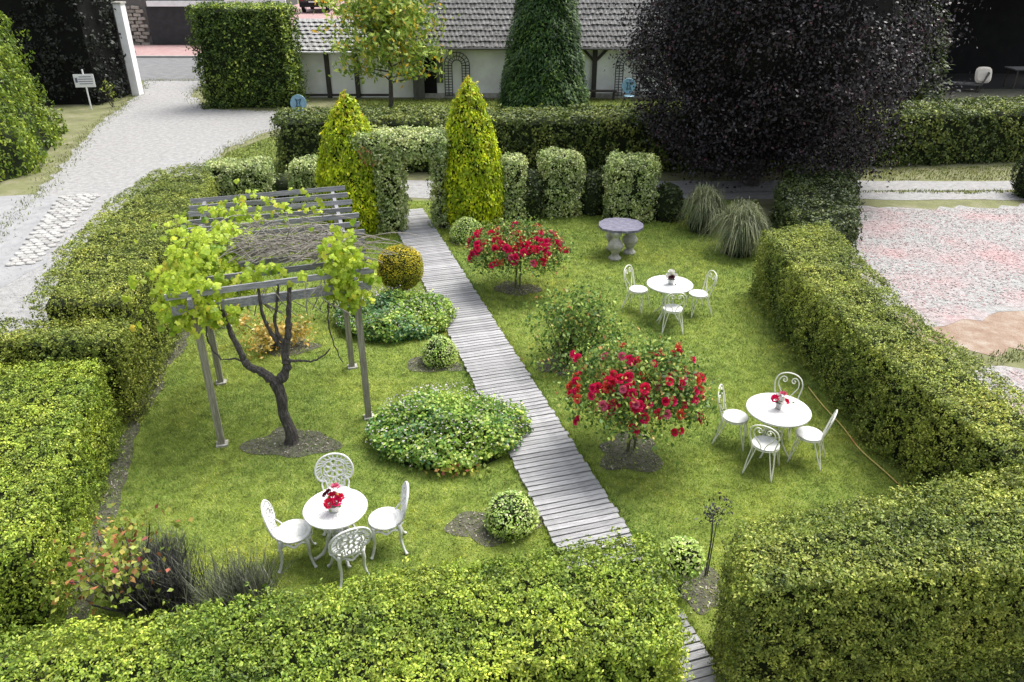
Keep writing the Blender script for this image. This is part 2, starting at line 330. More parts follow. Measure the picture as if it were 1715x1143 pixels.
def inset(poly, d):
    n = len(poly); out = []
    for i in range(n):
        p0, p1, p2 = Vector(poly[i - 1]), Vector(poly[i]), Vector(poly[(i + 1) % n])
        e1, e2 = (p1 - p0).normalized(), (p2 - p1).normalized(); n1, n2 = Vector((-e1.y, e1.x)), Vector((-e2.y, e2.x))
        b = (n1 + n2); b = b / max(b.length_squared, .3) * 2
        out.append((p1.x + b.x * d, p1.y + b.y * d))
    return out
def hedge_leaves(poly, h, dens, L, W, z0=0, rnd=.09, amp=.05, lean=0.0, depth=.09, hs=-.45, hf=7.0, seed=1, shoots=.03, spread=.6, back=(), freq=.9, topdens=1.0):
    poly = ccw(poly); Ps, Ns = [], []
    X, Y = rand_in_poly(poly, dens * topdens); d, nx, ny = edge_dist(X, Y, poly); q = np.clip(1 - d / rnd, 0, 1)
    Z = h - rnd * (1 - np.sqrt(1 - q * q)); N = unit(np.stack([nx * q, ny * q, np.sqrt(1 - q * q) + .05], 1))
    Ps.append(np.stack([X, Y, Z], 1)); Ns.append(N)
    n = len(poly); cx, cy = np.mean(poly, 0)
    for i in range(n):
        x1, y1 = poly[i]; x2, y2 = poly[(i + 1) % n]; l = math.hypot(x2 - x1, y2 - y1)
        k = int(l * (h - z0) * dens * (.22 if i in back else 1)); t = rng.uniform(0, 1, k); z = rng.uniform(z0, h, k)
        nx, ny = (y2 - y1) / l, -(x2 - x1) / l; q = np.clip((z - (h - rnd)) / rnd, 0, 1); ins = rnd * (1 - np.sqrt(1 - q * q)) + lean * (z - z0)
        Ps.append(np.stack([x1 + (x2 - x1) * t - nx * ins, y1 + (y2 - y1) * t - ny * ins, z], 1)); Ns.append(np.stack([np.full(k, nx), np.full(k, ny), .12 + q], 1))
    P = np.concatenate(Ps); N = unit(np.concatenate(Ns)); NT = len(Ps[0]); side = np.arange(len(P)) >= NT
    if lean:   # pull the top in as the sides lean
        top = np.arange(len(P)) < len(Ps[0]); k = lean * (h - z0); sx = np.ptp(np.array(poly)[:, 0]) / 2; sy = np.ptp(np.array(poly)[:, 1]) / 2
        P[top, 0] = cx + (P[top, 0] - cx) * (1 - k / sx); P[top, 1] = cy + (P[top, 1] - cy) * (1 - k / sy)
    K = 7; keep = rng.random(len(P)) < 1.0 / K; P, N, side = P[keep], N[keep], side[keep]          # sprig centres
    hole = fbm(P, hf, seed + 77, 2) + rng.normal(size=len(P)) * .2; ok = hole > np.where(side, hs, -1.0); P, N, hole, side = P[ok], N[ok], hole[ok], side[ok]
    P = P + N * (fbm(P, freq, seed) * amp + rng.normal(size=len(P)) * depth * np.where(side, .55, .3) + np.clip(hole, -.6, .6) * depth * .35 - depth * .2)[:, None]
    s = rng.random(len(P)) < shoots * 1.5; P[s] += N[s] * rng.uniform(.02, .10, s.sum())[:, None]
    C = np.repeat(P, K, 0); Nn = np.repeat(N, K, 0); off = rng.normal(size=C.shape); off -= (off * Nn).sum(1, keepdims=True) * Nn * .6
    P = C + off * L * .62; P[:, 2] = np.maximum(P[:, 2], z0 + .02)
    return leafgeo(P, Nn + off * .35 + np.array([0, 0, .10]), L, W, spread, up=.3)
def hedge(label, poly, h, dens, L, W, mat='hedge', group=None, core='core', name='clipped_hedge', cat='hedge', **kw):
    poly = ccw(poly); t = thing(name, label, cat, (0, 0, 0), 0, group)
    leafobj('foliage', hedge_leaves(poly, h, dens, L, W, **kw), mat, t)
    p = inset(poly, .17); q = inset(poly, .17 + 1.3 * kw.get('lean', 0) * h); k = len(p)
    MB().add([(x, y, 0) for x, y in p] + [(x, y, h - .2) for x, y in q], [tuple(range(k, 2 * k))] + [(i, (i + 1) % k, k + (i + 1) % k, k + i) for i in range(k)]).build('shade_core', core, t)  # solid filling, coloured dark for the shade seen through gaps
    return t
def revolve_leaves(h, prof, dens, L, W, c=(0, 0, 0), amp=.05, depth=.1, seed=1, sq=None, sy=1., z0=0, spread=.7, upN=.3, up=.3, freq=1.0, droop=None, shoots=.02):
    """prof(t) -> radius for t in 0..1 of the height"""
    ts = 1 - (1 - np.linspace(0, 1, 260)) ** 2; rs = np.array([prof(t) for t in ts]); zs = ts * h
    if rs[-1] > .02: ts, rs, zs = np.append(ts, 1.), np.append(rs, .005), np.append(zs, h)
    dz, dr = np.diff(zs), np.diff(rs); ds = np.hypot(dz, dr); a_ = (rs[1:] + rs[:-1]) * .5 * ds; A = 2 * math.pi * a_.sum()
    n = int(A * dens); sg = np.searchsorted(np.cumsum(a_) / a_.sum(), rng.random(n)).clip(0, len(a_) - 1); u = rng.random(n)
    r = rs[sg] + dr[sg] * u; t = (zs[sg] + dz[sg] * u) / h; th = rng.uniform(0, 2 * math.pi, n)
    d = np.clip(dr[sg] / np.maximum(dz[sg], 1e-4), -6, 6)
    k = np.ones(n)
    if sq: k = (np.abs(np.cos(th)) ** sq + np.abs(np.sin(th)) ** sq) ** (-1 / sq)
    P = np.stack([r * k * np.cos(th), r * k * sy * np.sin(th), t * h + z0], 1)
    N = unit(np.stack([np.cos(th), np.sin(th) / sy, -d], 1))
    P = P + N * (fbm(P, freq, seed) * amp)[:, None] - N * (np.abs(rng.normal(size=n)) * depth * .6)[:, None]
    s = rng.random(n) < shoots; P[s] += N[s] * rng.uniform(.02, .08, s.sum())[:, None]
    P[:, 2] = np.maximum(P[:, 2], .02)
    dr_ = None
    if droop is not None:
        dr_ = np.stack([np.cos(th) * droop[0], np.sin(th) * droop[0], np.full(n, droop[1])], 1)
    return leafgeo(P + np.array(c), N + np.array([0, 0, upN]), L, W, spread, up=up, droop=dr_)
def revolve_core(h, prof, k=.86, n=16, z0=0, sy=1.):
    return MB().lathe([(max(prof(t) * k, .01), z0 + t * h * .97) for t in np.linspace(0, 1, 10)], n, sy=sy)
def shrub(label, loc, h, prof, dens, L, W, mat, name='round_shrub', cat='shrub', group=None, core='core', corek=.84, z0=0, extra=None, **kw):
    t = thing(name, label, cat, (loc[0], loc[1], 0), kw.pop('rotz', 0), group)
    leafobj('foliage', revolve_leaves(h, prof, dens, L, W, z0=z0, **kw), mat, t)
    revolve_core(h, prof, corek, z0=z0, sy=kw.get('sy', 1.)).build('shade_core', core, t)
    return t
def dome(r, flat=.55, low=.75):
    return lambda t: r * (low + (1 - low) * min(1, t / .35)) * math.sqrt(max(0, 1 - max(0, (t - (1 - flat)) / flat) ** 2.4)) if t < 1 else .01
def blob_poly(cx, cy, rx, ry, n=40, seed=1, amp=.08):
    r = np.random.default_rng(seed); ph = r.uniform(0, 6.28, 5); out = []
    for k in range(n):
        a = 2 * math.pi * k / n; w = 1 + amp * sum(math.sin((j + 2) * a + ph[j]) / (1 + .4 * j) for j in range(5)) * .8
        out.append((cx + rx * w * math.cos(a), cy + ry * w * math.sin(a)))
    return out
def rough_poly(pts, step=.35, amp=.12, seed=1):
    r = np.random.default_rng(seed); out = []; n = len(pts)
    for i in range(n):
        a, b = Vector(pts[i]), Vector(pts[(i + 1) % n]); m = max(1, int((b - a).length / step)); nn = Vector((-(b - a).y, (b - a).x)).normalized()
        for k in range(m): p = a.lerp(b, k / m) + nn * r.normal() * amp * .6; out.append((p.x, p.y))
    return out
def sheet(name, poly, z, mat):
    poly = ccw(poly); o = link(name, None)
    bpy.data.objects.remove(o)
    me = bpy.data.meshes.new(name); me.from_pydata([(x, y, z) for x, y in poly], [], [tuple(range(len(poly)))]); me.materials.append(MATS[mat]); me.update()
    return tag(link(name, me), kind='structure')
def blades(P, h, w, lean=.5):
    n = len(P); th = rng.uniform(0, 6.28, n); d = np.stack([np.cos(th), np.sin(th), np.zeros(n)], 1); s = np.stack([-np.sin(th), np.cos(th), np.zeros(n)], 1)
    hh = (h * rng.uniform(.55, 1.35, n))[:, None]; ww = (w * rng.uniform(.7, 1.3, n))[:, None]
    tip = P + d * hh * rng.uniform(0, lean * 2, n)[:, None] + np.array([0, 0, 1.]) * hh
    V = np.stack([P - s * ww * .5, P + s * ww * .5, tip], 1).reshape(-1, 3)
    return V
def bladeobj(name, V, mat, parent=None): return link(name, mesh_np(name, V, np.arange(len(V)).reshape(-1, 3), mat), parent)
# ================================================================== THE SETTING
U = Vector((-.287, .958)); VV = Vector((.958, .287))          # along and across the boardwalk
big = [(-160, -30), (160, -30), (160, 260), (-160, 260)]
sheet('ground', big, 0, 'ground')
LAWN = [(-4.95, 6.5), (-5.95, 9.9), (-6.55, 13.9), (-7.1, 18.0), (-7.2, 21.9), (7.2, 21.9), (6.0, 17.5), (5.35, 14), (5.35, 9.2), (5.6, 7.3), (2.35, 6.4), (2.3, 3.2), (.9, 3.2), (.8, 5.9), (-4.5, 4.8)]
sheet('lawn', [(-5.3, 5.5), (-6.3, 10), (-6.9, 14), (-7.4, 18.2), (-7.4, 22.0), (7.3, 22.0), (6.1, 17.5), (5.9, 14), (6.0, 7), (2.6, 6.3), (2.6, 3.2), (.5, 3.2), (.5, 5.5), (-4.5, 4.0)], .006, 'lawn_soil')
DRIVE = [(-9.0, 12.0), (-9.0, 17.5), (-9.4, 20), (-9.85, 24.4), (-10.6, 28), (-9.9, 31.5), (-8.3, 33.0), (-8.6, 35.2), (-10.4, 35.6), (-13.9, 36.2), (-16.2, 40), (-16.9, 44.5), (-20.3, 44.5), (-18.6, 39.2), (-17.2, 32), (-15.6, 26.7), (-14.5, 23.2), (-12.9, 17.2), (-11.5, 12)]
sheet('driveway', rough_poly(DRIVE, .4, .16, 5), .008, 'gravel')
sheet('side_lane', rough_poly([(-12.0, 8), (-11.0, 17.0), (-13.3, 22.3), (-14.5, 22.6), (-22, 21.0), (-22, 8)], .5, .05, 6), .012, 'pale_asphalt')
sheet('road', [(-120, 44.3), (-15.7, 44.3), (-15.7, 54.0), (-120, 54.0)], .010, 'asphalt')
sheet('pavement', [(-120, 54.25), (-15.7, 54.25), (-15.7, 60.4), (-120, 60.4)], .12, 'pink_paving')
tag(MB().box((-68, 54.12, .065), (104.4, .26, .13)).build('kerb', 'kerb_stone'), kind='structure')
sheet('garden_lane', rough_poly([(-9.6, 22.3), (5, 22.15), (22, 22.0), (22, 22.75), (8, 23.0), (22, 23.1), (22, 24.05), (-9.6, 24.2)], .5, .07, 8), .007, 'gravel')
sheet('gravel_court', rough_poly([(9.0, 21.4), (13.5, 21.2), (15.2, 21.6), (30, 21.8), (30, 15.0), (10.9, 14.7), (9.4, 13.9), (8.2, 13.6), (7.7, 14.7), (8.0, 17.2)], .3, .2, 9), .010, 'gravel_pink')
sheet('bare_earth', rough_poly([(7.4, 14.6), (8.2, 14.2), (9.4, 14.3), (10.9, 15.0), (30, 15.3), (30, 13.0), (10.5, 12.9), (8.8, 12.3), (7.6, 13.2)], .3, .15, 10), .006, 'earth')
sheet('near_court', rough_poly([(8.2, 11.9), (30, 12.2), (30, 3), (6.7, 3), (6.8, 8.6), (7.3, 10.6)], .3, .12, 11), .008, 'gravel_pink')
VERGE = [(-7.2, 28.6), (-8.0, 31.5), (-6.4, 34), (-8.0, 38.6), (14, 38.6), (14, 27.2), (0, 27.2)]
sheet('house_verge', rough_poly(VERGE, .5, .15, 12), .009, 'lawn_soil')
VERGE2 = [(-9.7, 24.5), (-10.3, 27.8), (-9.4, 30.5), (-7.4, 28.4), (-7.3, 24.4)]
sheet('shed_yard', rough_poly([(14.2, 30), (45, 30), (45, 52), (14.2, 52)], .6, .15, 14), .009, 'yard')
sheet('drive_verge', rough_poly(VERGE2, .4, .12, 13), .0115, 'lawn_soil')
# soil rings under the shrubs
SOIL = [(-3.33, 9.6, .6, .42), (1.75, 9.35, .5, .45), (.1, 15.45, .45, .38), (.85, 12.0, .42, .34), (-1.4, 12.05, .46, .34), (-.25, 7.75, .52, .36), (2.15, 6.75, .3, .45), (-4.2, 12.75, .6, .34), (-1.15, 18.5, .45, .3)]
SOILP = [blob_poly(x, y, rx, ry, 60, i + 20, .19) for i, (x, y, rx, ry) in enumerate(SOIL)]
for i, p in enumerate(SOILP): sheet('soil_patch', p, .014, 'soil')
# strip of bare soil at the foot of the hedges
strip = rough_poly([(-5.0, 6.2), (-5.55, 8.3), (-6.05, 10.0), (-6.65, 14.2), (-7.2, 18.2), (-6.85, 18.2), (-6.35, 14.1), (-5.85, 10.2), (-5.3, 8.2), (-4.75, 6.2)], .25, .07, 31)
sheet('soil_strip', strip, .012, 'soil')
strip2 = rough_poly([(5.75, 7.0), (5.6, 9.5), (5.75, 12), (6.3, 12), (6.2, 7)], .25, .06, 32); sheet('soil_strip', strip2, .012, 'soil')
strip3 = rough_poly([(2.15, 3.2), (2.1, 5.6), (2.6, 5.6), (2.6, 3.2)], .25, .05, 33); sheet('soil_strip', strip3, .012, 'soil')
# raised parking terrace beyond the low annex
tag(MB().prism([(-15.5, 42.4), (-4.7, 42.4), (-4.7, 120), (-15.5, 120)], -.1, 2.88).build('parking_terrace', 'pink_paving'), kind='structure')

# ------------------------------------------------------------------ the boardwalk: every plank a piece of its own
c0 = Vector((.915, 7.81)); pth = math.atan2(VV.y, VV.x)
walk = tag(link('boardwalk_path', None, None, (c0.x, c0.y, 0), pth), kind='structure')
bm_ = MB()
for sx in (-.36, .36): bm_.box((sx, 4.6, .022), (.07, 18.3, .03))
bm_.build('bearer', 'dark_timber', walk)
pl_me = []
for i in range(6):
    r_ = random.Random(i); m = MB(); m.box((0, 0, 0), (1.0 + r_.uniform(-.025, .025), .084 + r_.uniform(-.007, .005), .026)); pl_me.append(m.mesh('plank', 'deck'))
PITCH = .1045
NPL = int(18.3 / PITCH)
for i in range(NPL):
    s = -4.55 + i * PITCH
    o = link('plank', pl_me[i % 6], walk, (random.gauss(0, .006), s, .053 + random.gauss(0, .0015)))
    o.rotation_euler = (random.gauss(0, .014), random.gauss(0, .003), random.gauss(0, .007))
def on_walk(X, Y, m=.52):
    a = (X - c0.x) * VV.x + (Y - c0.y) * VV.y; b = (X - c0.x) * -VV.y + (Y - c0.y) * VV.x
    return (np.abs(a) < m) & (b > -4.7) & (b < 13.8)

# ------------------------------------------------------------------ grass
def grass_on(name, poly, dens, h, w, mat, avoid=(), lean=.5):
    X, Y = rand_in_poly(poly, dens); k = ~on_walk(X, Y)
    for p in avoid:
        a = np.array(p); x0, y0 = a.min(0); x1, y1 = a.max(0); bb = k & (X > x0) & (X < x1) & (Y > y0) & (Y < y1)
        idx = np.where(bb)[0]; ins = in_poly(X[idx] + rng.normal(size=len(idx)) * .11, Y[idx] + rng.normal(size=len(idx)) * .11, p); ins &= rng.random(len(idx)) > .42; k[idx[ins]] = False
    X, Y = X[k], Y[k]; P = np.stack([X, Y, np.full(len(X), .004)], 1)
    o = bladeobj(name, blades(P, h, w, lean), mat); tag(o, kind='stuff'); return o
BED1 = blob_poly(-.98, 9.72, 1.22, .98, 40, 5, .05); BED2 = blob_poly(-2.3, 13.75, 1.2, .95, 40, 6, .05)
av = SOILP + [strip, strip2, strip3, BED1, BED2]
near = [p for p in LAWN]
LN = [(-5.0, 6.3), (-6.0, 9.9), (-6.3, 12), (5.35, 12), (5.35, 9.2), (5.6, 7.3), (2.35, 6.4), (2.3, 3.2), (.9, 3.2), (.8, 5.9), (-4.5, 4.8)]
LF = [(-6.3, 12), (-6.55, 13.9), (-7.1, 18.0), (-7.2, 21.9), (7.2, 21.9), (6.0, 17.5), (5.35, 14), (5.35, 12)]
g1 = grass_on('lawn_grass', LN, 3900, .030, .0085, 'grass', av, .9); g1['label'] = 'short mown grass of the lawn around the near tables'
g2 = grass_on('lawn_grass', LF, 1650, .036, .013, 'grass', av, .9); g2['label'] = 'short mown grass of the lawn around the stone table'
g3 = grass_on('verge_grass', VERGE, 170, .08, .035, 'verge_grass'); g3['label'] = 'rough grass in front of the white house'
g4 = grass_on('verge_grass', VERGE2, 500, .06, .03, 'verge_grass'); g4['label'] = 'rough grass strip beside the gravel drive'
g5 = grass_on('verge_grass', rough_poly([(8.1, 11.95), (14, 12.2), (15, 13.1), (10.5, 12.95), (8.7, 12.5), (7.7, 13.0), (7.3, 11.2)], .3, .2, 44), 420, .06, .022, 'verge_grass'); g5['label'] = 'ragged grass strip between the two gravel courts'
g6 = grass_on('verge_grass', rough_poly([(9.4, 22.75), (22, 22.7), (22, 23.1), (9.4, 23.0)], .3, .1, 45), 320, .07, .03, 'verge_grass'); g6['label'] = 'thin grass strip between the wheel tracks of the lane'
g7 = grass_on('verge_grass', rough_poly([(8.8, 24.15), (22, 24.1), (24, 26.6), (9, 25.3)], .3, .15, 46), 200, .07, .03, 'verge_grass'); g7['label'] = 'grass along the foot of the long dark hedge'
for g in (g1, g2, g3, g4, g5, g6, g7): g['category'] = 'grass'
# rough grass fringes along drive, lanes and court
fr = []
for poly in (DRIVE,):
    pp = rough_poly(poly, .02, .30, 41); a = np.array(pp); k = rng.random(len(a)) < .55; fr.append(a[k])
fr = np.concatenate(fr); P = np.stack([fr[:, 0], fr[:, 1], np.full(len(fr), .01)], 1)
P = P[rng.integers(0, len(P), 5500)] + np.concatenate([rng.normal(size=(5500, 2)) * .14, np.zeros((5500, 1))], 1)
fg = bladeobj('fringe_grass', blades(P, .07, .025, .8), 'verge_grass'); tag(fg, 'rough grass growing along gravel edges', 'grass', kind='stuff')
# tufts growing along the edges of the boardwalk
n = 5200; q = rng.uniform(-3.2, 12.5, n); sd_ = np.where(rng.random(n) < .5, -1, 1) * (.515 + np.abs(rng.normal(size=n)) * .035); k = fbm(np.stack([q, sd_, q * 0], 1), .8, 91, 2) > -.5
q, sd_ = q[k], sd_[k]; P = np.stack([c0.x + VV.x * sd_ - VV.y * q, c0.y + VV.y * sd_ + VV.x * q, np.full(len(q), .004)], 1)
tag(bladeobj('edge_grass', blades(P, .075, .009, .6), 'grass'), 'longer grass tufts along the boardwalk edges', 'grass', kind='stuff')
# loose stones of the gravel
def stones(name, poly, dens, s, mat, label):
    X, Y = rand_in_poly(poly, dens); n = len(X); P = np.stack([X, Y, np.full(n, .016)], 1)
    V = leafgeo(P, np.tile([0, 0, 1.], (n, 1)), s, s * .8, .12, fold=.08)
    o = leafobj(name, V, mat); tag(o, label, 'gravel', kind='stuff')
G('pebble', [(0, (0.2016, 0.198, 0.1944)), (0.5, (0.288, 0.2844, 0.2808)), (1, (0.36, 0.3564, 0.3528))], trans=0, rough=.9, nscale=.5, namt=.15, hue_amt=0)
G('pebble_pink', [(0, (0.187, 0.17, 0.1615)), (0.4, (0.357, 0.34, 0.3315)), (0.7, (0.3995, 0.238, 0.238)), (1, (0.476, 0.374, 0.3655))], trans=0, rough=.9, nscale=.5, namt=.15, hue_amt=0)
stones('drive_stones', DRIVE, 45, .035, 'pebble', 'pale loose stones strewn on the gravel drive')
stones('court_stones', [(9.0, 21.2), (17, 21.2), (17, 15.2), (10.9, 14.9), (8.4, 13.9), (8.0, 17.2)], 160, .05, 'pebble_pink', 'pinkish loose stones of the far gravel court')
stones('near_court_stones', [(8.2, 11.8), (13, 12.1), (11, 8), (7.2, 8.6), (7.5, 10.6)], 260, .04, 'pebble_pink', 'pinkish loose stones of the gravel beside the hedge')
# leaf litter on bare soil
lit = []
for p in SOILP + [strip, strip2, strip3]:
    X, Y = rand_in_poly(p, 260); P = np.stack([X, Y, np.full(len(X), .022)], 1); lit.append(leafgeo(P, np.tile([0, 0, 1.], (len(X), 1)), .035, .022, .4))
tag(leafobj('leaf_litter', lit, 'litter'), 'dry leaves and crumbs lying on the bare soil', 'leaf litter', kind='stuff')

# ------------------------------------------------------------------ cobble strip by the side lane
cob = tag(link('cobble_strip', None), kind='structure')
cm = []
for i in range(5):
    r_ = random.Random(50 + i); m = MB(); pts = [(.5 * math.cos(a) * (1 if abs(math.cos(a)) < .8 else .95) * r_.uniform(.9, 1.05), .5 * math.sin(a) * r_.uniform(.9, 1.05)) for a in [math.pi / 4 * k + .39 for k in range(8)]]
    n = 8; Vt = [(x, y, 0) for x, y in pts] + [(x, y, .7) for x, y in pts] + [(x * .8, y * .8, 1.) for x, y in pts]
    m.add(Vt, [(k, (k + 1) % n, n + (k + 1) % n, n + k) for k in range(n)] + [(n + k, n + (k + 1) % n, 2 * n + (k + 1) % n, 2 * n + k) for k in range(n)] + [tuple(range(2 * n, 3 * n))]); cm.append(m.mesh('cobble', 'cobble'))
a0, a1 = Vector((-11.5, 16.9)), Vector((-12.95, 22.6)); du = (a1 - a0); ln = du.length; du.normalize(); dv = Vector((du.y, -du.x))
row = 0; s = 0
while s < ln:
    half = .28 + .22 * s / ln
    k = -half + (row % 2) * .1
    while k < half:
        p = a0 + du * (s + random.gauss(0, .012)) + dv * (k + random.gauss(0, .012))
        o = link('cobble', random.choice(cm), cob, (p.x, p.y, .0), math.atan2(du.y, du.x) + random.gauss(0, .08)); o.scale = (.205, .23, .045 + random.random() * .015)
        k += .215
    s += .19; row += 1

# ================================================================== HEDGES
HL, HW = .034, .019
hedge('bright clipped hedge filling the foreground below the white cast table', [(1.37, 5.95), (-1.65, 5.27), (-3.95, 4.74), (-5.6, 4.4), (-5.6, 2.95), (-1.6, 3.75), (-.2, 4.25), (1.44, 4.55), (1.5, 5.25)], 1.5, 7000, HL, HW, 'hedge_bright', seed=1, amp=.045, back=(3, 4, 1, 2), group='clipped hedges')
hedge('deep clipped hedge block in the foreground across the boardwalk end', [(2.14, 5.82), (2.08, 4.97), (4.86, 5.3), (6.8, 5.65), (6.8, 7.15), (4.75, 6.6)], 1.68, 7000, HL, HW, 'hedge', seed=2, amp=.045, back=(3, 4, 5), group='clipped hedges')
hedge('long clipped hedge running between lawn and pinkish gravel court', [(5.2, 15.3), (5.15, 12.5), (5.35, 9.6), (5.75, 7.2), (7.0, 7.0), (6.75, 9.0), (6.5, 11.0), (6.75, 15.7)], 1.45, 4900, HL * 1.05, HW * 1.05, 'hedge', seed=3, amp=.06, back=(4, 5, 6), group='clipped hedges')
hedge('dark low hedge joining long hedge to the copper tree', [(6.3, 16.2), (7.5, 16.0), (9.5, 20.9), (8.0, 21.8), (6.9, 19.5)], 1.15, 900, .07, .045, 'hedge_dark', seed=4, amp=.12, group='clipped hedges')
hedge('broad clipped hedge beside gravel drive behind the vine pergola', [(-6.0, 11.0), (-6.62, 14.3), (-7.2, 18.2), (-7.9, 19.4), (-8.9, 18.8), (-8.75, 16), (-8.3, 13.2), (-7.6, 11.0)], 1.75, 3400, HL * 1.1, HW * 1.1, 'hedge', seed=5, amp=.055, back=(3, 4, 5, 6), group='clipped hedges')
hedge('short clipped hedge step tucked between two taller hedges by the lane', [(-5.95, 10.85), (-8.6, 10.85), (-8.6, 10.1), (-5.9, 10.15)], 1.5, 4800, HL * 1.05, HW * 1.05, 'hedge', seed=6, amp=.06, back=(0,), group='clipped hedges')
hedge('bright clipped hedge along the lawn edge beside the reddish rose bush', [(-4.98, 6.1), (-5.55, 8.2), (-6.05, 9.9), (-8.3, 9.9), (-8.3, 4.2), (-6.6, 4.3)], 1.25, 5100, HL, HW, 'hedge_bright', seed=7, amp=.045, back=(2, 3, 4), group='clipped hedges')
hedge('long dark clipped hedge crossing behind arch and copper tree', [(-7.6, 25.0), (0, 25.0), (9, 25.35), (18, 26.5), (28, 28), (28, 30.4), (18, 28.9), (9, 27.6), (0, 27.1), (-7.9, 26.9)], 1.75, 500, .095, .06, 'hedge_mid', seed=8, amp=.08, back=(4, 5, 6, 7, 8), group='clipped hedges', topdens=1.2)
hedge('tall ivy grown hedge block at the drive entrance', [(-14.1, 36.2), (-10.1, 36.5), (-9.9, 38.2), (-14.0, 38.2)], 4.25, 520, .13, .06, 'leyland', seed=9, amp=.18, rnd=.3, back=(2,), depth=.2, name='tall_hedge', lean=.01)
hedge('tall conifer hedge at the near side of the drive', [(-25, 22.4), (-16.4, 22.9), (-15.7, 25.1), (-18.0, 31.5), (-25, 31.5)], 4.6, 360, .14, .065, 'thuja', seed=10, amp=.22, rnd=.6, lean=.3, depth=.2, back=(3, 4), name='conifer_hedge', freq=.5)
hedge('overgrown hedge painted in near black shade behind the white sign', [(-27, 36.6), (-19.3, 37.2), (-19.0, 40.5), (-27, 41)], 5.6, 170, .16, .09, 'dark_conifer', core='core_black', seed=11, amp=.4, rnd=.5, depth=.3, name='overgrown_hedge', back=(2, 3), freq=.4)  # leaf colour carries the shadow the hedge stands in
# bright ivy and new growth on the tall hedge
th = [o for o in COL.objects if o.name.startswith('tall_hedge')][0]
P = np.stack([rng.normal(-12.0, .55, 110), np.full(110, 36.15) - rng.random(110) * .1, rng.uniform(.7, 3.7, 110)], 1)
leafobj('ivy', leafgeo(P, np.tile([0, -1., .3], (110, 1)), .13, .10, .7), 'hedge_bright', th)
n = 1500; P = np.stack([rng.uniform(-14, -9.95, n), rng.uniform(36.1, 38, n), 4.22 + np.abs(rng.normal(size=n)) * .09], 1)
e = rng.random(n) < .4; P[e, 0] = -9.98 + rng.normal(size=e.sum()) * .1; P[e, 2] = rng.uniform(.8, 4.2, e.sum())
leafobj('new_growth', leafgeo(P, np.tile([0, -.3, 1.], (n, 1)), .15, .07, .6, up=1.), 'hedge_bright', th)
# ================================================================== HOUSE AND OUTBUILDINGS
def tiles(parent, x0, x1, y0, z0, y1, z1, course, tw, mat, name='tile_course', seed=1):
    """courses of overlapping wavy tiles running along X from eave (y0,z0) to ridge (y1,z1)"""
    L = math.hypot(y1 - y0, z1 - z0); uy, uz = (y1 - y0) / L, (z1 - z0) / L; ny, nz = -uz, uy; n = int(L / course); r_ = random.Random(seed)
    for i in range(n):
        m = MB(); s0, s1 = i * course - .03, (i + 1) * course + .05; k = 0; x = x0 + (i % 2) * tw * .5 - tw * .5
        while x < x1:
            xa, xb = max(x, x0), min(x + tw * .96, x1)
            if xb - xa > .04:
                lift = r_.uniform(.045, .075); dl = r_.uniform(-.025, .025); xm = (xa + xb) / 2; V = []
                for (xx, hb) in ((xa, 0), (xm, .045), (xb, 0)):
                    for (s, h) in ((s0 + dl, lift + hb), (s1, .008 + hb * .5), (s0 + dl, lift + hb - .03)):
                        V.append((xx, y0 + uy * s + ny * h, z0 + uz * s + nz * h))
                m.add(V, [(0, 3, 4, 1), (3, 6, 7, 4), (2, 5, 3, 0), (5, 8, 6, 3), (0, 1, 2), (6, 8, 7)])
            x += tw
        m.build(name, mat, parent)
hs_ = thing('white_house', 'white plastered house with grey tiled roof behind the garden', 'house', (0, 39, 0))
Y0 = 0
MB().box((3.9, 3.2, 1.24), (17.0, 6.0, 2.48)).build('wall', 'plaster', hs_)
rf = MB().add([(-4.9, -.35, 2.36), (12.8, -.35, 2.36), (12.8, 4.6, 6.9), (-4.9, 4.6, 6.9), (-4.9, 9.2, 2.36), (12.8, 9.2, 2.36)], [(0, 1, 2, 3), (3, 2, 5, 4), (0, 3, 4), (1, 5, 2)]).build('roof', 'dark_timber', hs_)
tiles(rf, -4.95, 12.85, -.38, 2.38, 4.62, 6.95, .33, .21, 'roof_tile', seed=3)
MB().tube([(-4.95, -.47, 2.33), (12.85, -.47, 2.33)], .055, 8).build('gutter', 'grey_timber', hs_)
MB().box((3.9, -.06, 2.36), (17.2, .3, .1)).build('eave_board', 'dark_timber', hs_)
for x in (1.0, 4.0, 9.0):     # timber posts with braces
    p = MB().box((x, .14, 1.22), (.22, .2, 2.4)).build('timber_post', 'dark_timber', hs_)
    for s in (-1, 1): MB().box((x + s * .32, .12, 2.0), (.12, .12, .85), ry=s * R(45)).build('brace', 'dark_timber', p)
MB().box((3.9, .13, .1), (16.98, .16, .22)).build('plinth', 'stone', hs_)
# timber door and its open leaf
dr = MB().box((-4.15, .16, 1.02), (.95, .1, 2.04)).build('doorway', 'shaded_inside', hs_)  # flat slab, the opening's shade is in its colour
dl = MB().box((-4.55, -.2, 1.0), (.07, .7, 1.98), rz=R(-28)); dl.build('door', 'grey_timber', hs_)
for k in range(4): MB().box((-4.62 + k * .11, -.33 + k * .0, 1.0), (.1, .03, 1.94), rz=R(0)).build('door_board', 'grey_timber', hs_)
MB().box((-3.55, .17, 1.3), (.38, .07, 1.2)).build('shutter', 'grey_timber', hs_)
